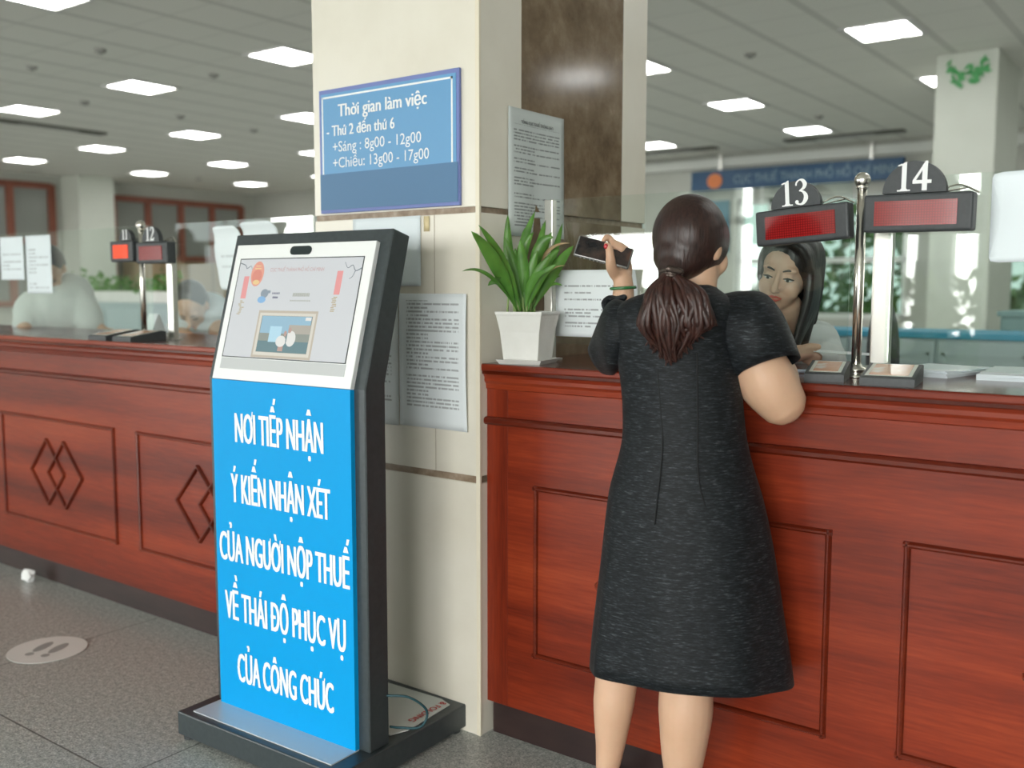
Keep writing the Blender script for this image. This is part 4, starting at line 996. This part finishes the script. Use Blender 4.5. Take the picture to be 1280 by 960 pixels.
hand(bm, cl(1020, 585, .30), Vector((-.1, -.1, -1)), Vector((0, -1, 0)), 1, (.25, .25, .25, .3), .9)
limb(bm, [shl, cl(922, 442, .14), cl(932, 444, .03)], [.045, .04, .036], 8, 14); limb(bm, [cl(932, 444, .03), cl(965, 440, -.05), cl(993, 442, -.09)], [.036, .030, .022], 8, 12)
limb(bm, [cl(990, 443, -.09), cl(1002, 441, -.09), cl(1010, 440, -.088)], [.022, .022, .018], 8, 12)
limb(bm, [cl(1003, 436, -.10), cl(1013, 433, -.10), cl(1023, 433.5, -.095)], [.011, .0095, .0085], 8, 10)          # thumb
for k, (ex, ey) in enumerate(((1025, 446), (1024, 449), (1019, 452), (1012, 455))):
    limb(bm, [cl(1006, 441 + k * 3, -.085 + .004 * k), cl(1016, 441.5 + k * 3.4, -.09 + .004 * k), cl(ex, ey, -.092 + .004 * k)], [.0095, .0088, .0075], 8, 10)
for sx in (-1, 1): limb(bm, [(.01 + sx * .08, .38, .66), (.01 + sx * .085, .38, .38), (.01 + sx * .085, .39, .06)], [.085, .06, .04], 10, 16); limb(bm, [(.01 + sx * .085, .40, .04), (.01 + sx * .09, .25, .03)], [.038, .028], 6, 12)
Cc = fuse('person', bm, .0036, SKINC, None, 3); Cc.matrix_world = CM
tag(Cc, 'clerk with long black hair and white blouse looking down behind the glass', 'person')
face_parts(Cc, CH, CS)
SHIRT = noisy('white_cotton', [(.3, (.66, .70, .70)), (.7, (.72, .76, .76))], 8, rough=.8)
bm = BM()
for z, hw, hd in ((1.12, .17, .105), (1.02, .16, .108), (.92, .15, .105), (.80, .165, .115), (.70, .17, .12)): ball(bm, (.01, .36 if z < .95 else .30 if z < 1.05 else .23, z), (hw, hd, .09), None, 18)
limb(bm, [shl + Vector((0, 0, .002)), cl(985, 421, .13), shr + Vector((0, 0, .002))], [.054, .058, .056], 8, 16)
limb(bm, [shr, cl(1040, 470, .31), cl(1044, 520, .33)], [.058, .052, .047], 8, 16); limb(bm, [cl(1044, 520, .33), cl(1030, 555, .31)], [.047, .042], 8, 14)
limb(bm, [shl, cl(922, 442, .14), cl(932, 444, .03)], [.058, .05, .044], 8, 14); limb(bm, [cl(932, 444, .03), cl(965, 440, -.05), cl(980, 441, -.08)], [.044, .037, .031], 8, 12)
limb(bm, [cl(968, 402, .01), cl(975, 412, -.03)], [.02, .018], 5, 10)
fuse('blouse', bm, .006, SHIRT, Cc, 4)
obj('trousers', loft(BM(), [[(.01 + .175 * math.cos(2 * PI * k / 24) * q, .38 + .125 * math.sin(2 * PI * k / 24) * q, z) for k in range(24)] for z, q in ((.10, .95), (.4, 1), (.7, 1.02), (.78, .98))], cap=(True, True)), mat('dark_skirt', (.02, .022, .03), .7), Cc, True)
# long hair: cap plus falls at both sides
bm = BM(); Q = CH @ Matrix.Diagonal((CS, CS, CS, 1))
def hq(x, y, z): return Q @ Vector((x, y, z))
ball(bm, (.004, .022, .046), (.081, .089, .088), Q, 28)
for i in range(26):
    a = -1 + 2 * i / 25
    for s_ in (-1, 1):
        # from the parting over the temple and down
        y0 = -.055 + .0058 * i
        k_ = .030 if s_ < 0 else .0
        limb(bm, [hq(-.018 + s_ * .010, y0 + .2 * k_, .116 - .0005 * i), hq(s_ * .050, y0 + .002 + .6 * k_, .094), hq(s_ * .075, y0 + .012 + k_, .045), hq(s_ * .076, y0 + .028 + k_, -.02)], [.010, .012, .011, .011], 10, 8)
for i in range(34):
    u = i / 33; y0 = -.035 + .135 * u
    a0 = hq(.080 - .018 * u * u, y0, .03)
    mid = cl(1016 - 10 * (1 - u) ** 2, 388, -.05 + .13 * u); end = cl(1006 - 16 * (1 - u) + 3 * math.sin(9 * u), 436 - 6 * u + 5 * math.sin(17 * u), -.06 + .14 * u)
    limb(bm, [a0, a0.lerp(mid, .5) + Vector((.004, 0, .0)), mid, end], [.012, .014, .014, .005], 14, 8)
    a1 = hq(-.074 + .02 * u * u, y0 + .05, .02); limb(bm, [a1, cl(952, 392, .02 + .08 * u), cl(950, 425, .03 + .08 * u)], [.012, .013, .006], 10, 8)
for i in range(16):
    x = -.07 + .14 * i / 15; limb(bm, [hq(x, .105, .02), hq(x * 1.05, .115, -.05), hq(x * 1.1, .12, -.16)], [.016, .017, .010], 8, 8)
fuse('hair', bm, .0045, HAIRK, Cc, 2)
b = BM(); box(b, 0, .15, 0, .10, 0, .0012); o = tag(obj('receipt_slip', b, PAPER), 'thin white slip pinched between the fingers of the clerk', 'paper')
o.matrix_world = CM @ Matrix.Translation(cl(1017, 440, -.13)) @ Matrix.Rotation(.05, 4, 'Y')

# --- office workers behind the left counter, out of focus
def worker(px, d, label, shapes, shirt, hairs, head, hand_=None):
    M, lo = person_frame(px, d); bm = BM()
    hc = lo(*head); HMx = Matrix.Translation(hc) @ Matrix.Rotation(math.radians(-20), 4, 'Z') @ Matrix.Rotation(math.radians(55), 4, 'X'); head_shapes(bm, HMx)
    b0 = Vector((lo(px, 440).x, .12, 0))
    limb(bm, [hc + Vector((0, .02, -.06)), Vector((hc.x * .7, .1, hc.z - .17))], [.05, .055], 6, 14)
    for z in (1.08, .95, .80, .7): ball(bm, (b0.x, .15, z), (.15, .10, .10), None, 16)
    for sx in (-1, 1): limb(bm, [(b0.x + sx * .09, .15, .7), (b0.x + sx * .09, .1, .4), (b0.x + sx * .09, .12, .05)], [.08, .06, .045], 8, 14); limb(bm, [(b0.x + sx * .09, .12, .04), (b0.x + sx * .09, -.06, .03)], [.038, .03], 6, 10)
    for pts, rad in shapes['arms']: limb(bm, [lo(*p) for p in pts], rad, 12, 14)
    for W_, dv, nv, sd in shapes['hands']: hand(bm, lo(*W_), Vector(dv), Vector(nv), sd, (.3, .3, .3, .35), 1.0)
    o = fuse('person', bm, .008, SKIN, None, 3); o.matrix_world = M; tag(o, label, 'person'); face_parts(o, HMx)
    bm = BM()
    for c, r_ in shapes['shirt']: ball(bm, lo(*c), r_, None, 18)
    for z in (1.05, .95, .85, .78): ball(bm, (b0.x, .15, z), (.18, .125, .11), None, 16)
    for pts, rad in shapes['sleeves']: limb(bm, [lo(*p) for p in pts], rad, 10, 16)
    fuse('shirt', bm, .010, shirt, o, 5)
    obj('trousers', loft(BM(), [[(b0.x + .20 * math.cos(2 * PI * k / 24) * q, .14 + .14 * math.sin(2 * PI * k / 24) * q, z) for k in range(24)] for z, q in ((.08, .9), (.4, .95), (.7, 1), (.80, .92))], cap=(True, True)), mat('navy_trousers', (.02, .025, .04), .7), o, True)
    bm = BM(); Q = HMx
    ball(bm, (0, .036, .045), (.084, .090, .090), Q, 22); ball(bm, (0, .06, -.01), (.074, .06, .06), Q, 18)
    for p in hairs: limb(bm, [lo(*a) for a in p], [.03, .025], 6, 10)
    fuse('hair', bm, .008, HAIRK, o, 3); return o
SH2 = noisy('grey_white_cotton', [(.3, (.62, .66, .65)), (.7, (.68, .72, .71))], 8, rough=.8)
worker(72, 5.45, 'worker in a white short sleeved shirt leaning over the left counter', dict(
    shirt=[((75, 385, .10), (.19, .15, .16)), ((88, 370, .12), (.13, .13, .13)), ((50, 392, .10), (.14, .13, .14))],
    sleeves=[([(95, 368, .08), (108, 392, .02), (113, 404, -.02)], [.085, .085, .075]), ([(45, 380, .08), (32, 405, .02)], [.08, .07])],
    arms=[([(95, 372, .08), (114, 402, -.02), (127, 412, -.06)], [.05, .042, .030]), ([(40, 385, .08), (30, 412, -.03), (24, 416, -.06)], [.05, .04, .03])],
    hands=[((127, 412, -.06), (.9, -.2, -.25), (0, -.3, 1), 1), ((25, 414, -.06), (-.8, -.4, -.1), (0, 0, 1), 1)]), SH2, [], (62, 338, .03))
worker(243, 5.1, 'worker bowed low in a pale shirt beside the kiosk screen', dict(
    shirt=[((250, 403, .14), (.15, .13, .13)), ((262, 395, .16), (.12, .12, .13))],
    sleeves=[([(240, 395, .1), (228, 412, .04)], [.07, .06])], arms=[([(240, 398, .1), (226, 415, .02), (235, 420, -.06)], [.05, .04, .03]), ([(268, 402, .1), (272, 420, 0)], [.05, .04])],
    hands=[((236, 420, -.07), (.7, -.5, 0), (0, 0, 1), 1)]), noisy('pale_blue_white_cotton', [(.3, (.60, .68, .74)), (.7, (.70, .74, .76))], 5, rough=.8), [], (240, 384, .02))

# ------------------------------------------------------------------ office furniture behind the counter
def cabinet(x0, x1, y0, y1, h, label, topm, bodym, doors=2):
    t = thing('office_cabinet', label, 'cabinet', ((x0 + x1) / 2, y0, 0)); w_ = (x1 - x0) / 2; dd = y1 - y0
    obj('carcass', box(BM(), -w_, w_, .02, dd, 0, h - .03, .004, 1), bodym, t)
    obj('top', box(BM(), -w_ - .015, w_ + .015, 0, dd, h - .03, h, .003, 1), topm, t)
    for k in range(doors):
        a = -w_ + 2 * w_ * k / doors; b_ = a + 2 * w_ / doors
        f = BM(); box(f, a + .008, b_ - .008, .004, .02, .05, h - .04, .003, 1)
        for q in ((a + .03, a + .045, .1, h - .1), (b_ - .045, b_ - .03, .1, h - .1), (a + .03, b_ - .03, h - .115, h - .1), (a + .03, b_ - .03, .1, .115)): box(f, q[0], q[1], -.003, .006, q[2], q[3])
        d = obj('door', f, bodym, t); obj('handle', box(BM(), b_ - .03, b_ - .02, -.02, .004, h * .5, h * .5 + .1, .002, 1), CHROME, d)
    return t
LB = mat('pale_blue_grey_laminate', (.42, .52, .53), .5); TB = mat('cyan_blue_edge', (.05, .33, .50), .5); TEAL = mat('muted_teal_laminate', (.20, .33, .33), .5); TAN = noisy('tan_timber_door', [(.3, (.30, .22, .13)), (.7, (.38, .29, .18))], 5, (6, 6, .6), .5)
cabinet(-.35, .95, 3.0, 3.5, 1.10, 'pale blue cabinet with bright blue top edge behind the clerk', TB, LB, 3)
cabinet(.62, 2.2, 4.0, 4.5, 1.19, 'muted teal cabinet at the right edge behind the glass', TEAL, TEAL, 3)
cabinet(-9.3, -6.6, 3.6, 4.1, 1.16, 'long pale cabinet carrying green plants behind the left counter', LB, LB, 4)
for k in range(5): 
    cabinet(-16.6, -16.0, 9.4 + k * .62, 9.9 + k * .62, 1.88, 'tall tan wardrobe, number %s from the pale column on the far left wall' % ('one two three four five'.split()[k]), TAN, TAN, 1) if False else None
for k in range(5):
    t = thing('tall_cupboard', 'tall tan cupboard on the far left wall, %s from the pale column' % ('first second third fourth fifth'.split()[k]), 'cupboard', (-17.05, 9.45 + k * .63, 0), PI / 2, 'tan cupboards on the far left wall')
    obj('carcass', box(BM(), 0, .60, -.50, -.02, 0, 1.86, .006, 1), TAN, t)
    d = obj('door', box(BM(), .012, .588, -.52, -.50, .05, 1.84, .004, 1), TAN, t); obj('handle', box(BM(), .53, .545, -.545, -.52, .9, 1.05, .003, 1), CHROME, d)
t = thing('planter_box', 'long white planter of leafy greenery on the cabinet at left', 'planter', (-8.0, 3.85, 1.16))
obj('trough', box(BM(), -1.2, 1.0, -.12, .12, 0, .12, .01, 2), POTW, t)
bm = BM(); r = random.Random(8)
for i in range(520):
    c = Vector((r.uniform(-1.15, .95), r.gauss(0, .08), .11 + abs(r.gauss(0, .08)))); u = Vector((r.gauss(0, 1), r.gauss(0, 1), r.gauss(.4, .6))).normalized() * r.uniform(.03, .07); v = u.orthogonal() * .35
    bm.faces.new([bm.verts.new(c), bm.verts.new(c + u * .5 + v), bm.verts.new(c + u), bm.verts.new(c + u * .5 - v)])
tag(obj('greenery', bm, GREEN, t), kind='stuff')
t = thing('office_chair', 'dark grey office chair seen through the glass right of the steel post', 'chair', (at(1102, 470, 4.1).x + .19, at(1102, 470, 4.1).y + .11, 0), math.radians(120))
CHF = mat('dark_grey_fabric', (.05, .055, .06), .8)
b = BM(); ball(b, (0, .22, 1.02), (.21, .045, .27)); fuse('backrest', b, .012, CHF, t, 2)
obj('seat', box(BM(), -.24, .24, -.25, .2, .50, .58, .03, 3), CHF, t); obj('column', lathe(BM(), [(.03, .08), (.03, .5)], 14), CHROME, t)
for k in range(5): b = BM(); a = 2 * PI * k / 5; limb(b, [(0, 0, .09), (.28 * math.cos(a), .28 * math.sin(a), .05)], [.025, .018], 4, 8); obj('leg', b, GREYP, t); b = BM(); ball(b, (.29 * math.cos(a), .29 * math.sin(a), .028), .028); obj('caster', b, GREYP, t)
b = BM(); limb(b, [(0, .1, .52), (0, .24, .6), (0, .25, .85)], [.02], 8, 8); obj('back_stem', b, GREYP, t)
t = thing('notice_board', 'brown framed notice board on the back wall at right', 'board', (-1.2 + 3.0, 12.98, 1.35))
obj('frame', box(BM(), -2.0, -.4, -.05, 0, 0, 1.0, .01), TIMBER, t); obj('cork', box(BM(), -1.93, -.47, -.06, -.04, .07, .93), noisy('cork', [(.3, (.28, .2, .12)), (.7, (.4, .3, .2))], 20), t)
# hanging banner
t = thing('office_banner', 'long dark blue banner with orange emblem under the far ceiling', 'banner', (-5.70, 12.80, 2.90))
obj('panel', box(BM(), 0, 3.38, -.03, .03, 0, .32, .01), mat('deep_blue_banner', (.018, .075, .165), .5), t)
obj('emblem', prism(BM(), [(.42 + .13 * math.cos(k * PI / 12), .15 + .12 * math.sin(k * PI / 12)) for k in range(24)], 1, -.04, -.03), mat('orange_emblem', (.70, .20, .05), .5), t)
lettering('lettering', 'CỤC THUẾ THÀNH PHỐ HỒ CHÍ MINH', mat('grey_blue_lettering', (.20, .30, .36), .5), t, (.75, -.031, .09), 2.55, .13, .01)
for x in (.5, 2.9): obj('hanger', box(BM(), x - .01, x + .01, -.01, .01, .32, .60 - .001), ALU, t)
t = thing('blue_wall_panel', 'blue panel on the back wall under the left end of the banner', 'sign', (-5.62, 12.98, 1.9)); 
obj('face', box(BM(), 0, .52, -.03, 0, 0, .85, .008), mat('sea_blue_panel', (.06, .19, .27), .5), t); obj('lower_rail', box(BM(), -.01, .53, -.04, 0, -.03, 0), WFR, t)

# ------------------------------------------------------------------ ceiling fittings
DIFF = mat('glowing_diffuser', (.8, .8, .8), .5, emit=(1, 1, .97), es=12.0); FRM = mat('white_light_frame', (.7, .7, .68), .5)
LC = thing('ceiling_light', 'x', 'ceiling light', (-.855, 6.6, ZC), 0, 'square ceiling lights')
bm = BM()
for q in ((-.30, .30, -.30, -.27), (-.30, .30, .27, .30), (-.30, -.245, -.27, .27), (.245, .30, -.27, .27)): box(bm, q[0], q[1], q[2], q[3], -.012, -.0005)
obj('frame', bm, FRM, LC); obj('diffuser', box(BM(), -.245, .245, -.255, .255, -.008, -.002), DIFF, LC)
bm = BM()
for x in (-.09, .09): box(bm, x - .008, x + .008, -.27, .27, -.014, -.008)
obj('louvre', bm, FRM, LC)
rown = {1.8: 'nearest', 4.2: 'second', 6.6: 'third', 9.0: 'fourth', 11.4: 'fifth'}
colc = {-15.255: 'seventh', -12.855: 'sixth', -10.455: 'fifth', -8.055: 'fourth', -5.655: 'third', -3.255: 'second', -.855: 'first', 1.545: 'right-hand', 3.945: 'outer right-hand'}
first = True
for y in rown:
    for x in colc:
        vis = not (y < 2 and x not in (-5.655, 1.545, 3.945)) and not (y == 11.4 and x in (-.855, 1.545, 3.945))
        if not vis: continue
        lab = 'square glowing ceiling light, %s row back, %s column left of the right-hand pillar' % (rown[y], colc[x])
        if x > 1: lab = 'square glowing ceiling light, %s row back, in the %s column past the far pillar' % (rown[y], colc[x])
        if first: LC.location = (x, y, ZC); LC['label'] = lab; first = False
        else: dup(LC, (x, y, ZC), 0, lab)
DET = thing('smoke_detector', 'x', 'smoke detector', (-6.9, 4.28, ZC), 0, 'ceiling smoke detectors')
obj('housing', lathe(BM(), [(.055, 0), (.055, -.015), (.04, -.030), (.02, -.035)], 20), mat('grey_detector', (.36, .36, .33), .6), DET, True)
obj('grille', lathe(BM(), [(.02, -.034), (.018, -.040)], 14), mat('dark_grille', (.12, .12, .12), .6), DET)
dl = [((-6.9, 4.28), 'small round ceiling detector left of the light nearest the pillar'), ((-9.375, 4.3), 'small round ceiling detector between two lights of the second row'), ((-8.04, 2.98), 'small round ceiling detector ahead of the second row, further left of two'), ((-6.85, 3.0), 'small round ceiling detector ahead of the second row, nearer the pillar'), ((-9.3, 5.55), 'small round ceiling detector between the second and third rows'), ((-9.42, 6.81), 'small round ceiling detector in the third row of lights'), ((-15.25, 10.1), 'farthest small round ceiling detector near the timber windows'), ((-2.1, 6.7), 'small round ceiling detector between the two lights right of the near pillar'), ((-2.74, 10.38), 'small round ceiling detector in front of the blue banner')]
for i, ((x, y), lab) in enumerate(dl):
    if i == 0: DET.location = (x, y, ZC); DET['label'] = lab
    else: dup(DET, (x, y, ZC), 0, lab)
VEN = thing('ceiling_vent', 'long dark slot vent in the ceiling above the banner', 'vent', (-3.0, 12.1, ZC), 0)
bm = BM(); box(bm, -.85, .85, -.10, .10, -.03, -.001, .005, 1); obj('frame', bm, mat('dark_vent', (.13, .13, .11), .7), VEN)
obj('grille', box(BM(), -.35, .45, -.08, .08, -.035, -.03), mat('grey_vent_grille', (.45, .45, .42), .6), VEN)
dup(VEN, (-5.8, 12.1, ZC), 0, 'long dark slot vent in the ceiling beside the near pillar edge')
dup(VEN, (-11.4, 4.9, ZC), PI / 2, 'dark slot vent in the ceiling at the left edge of view')
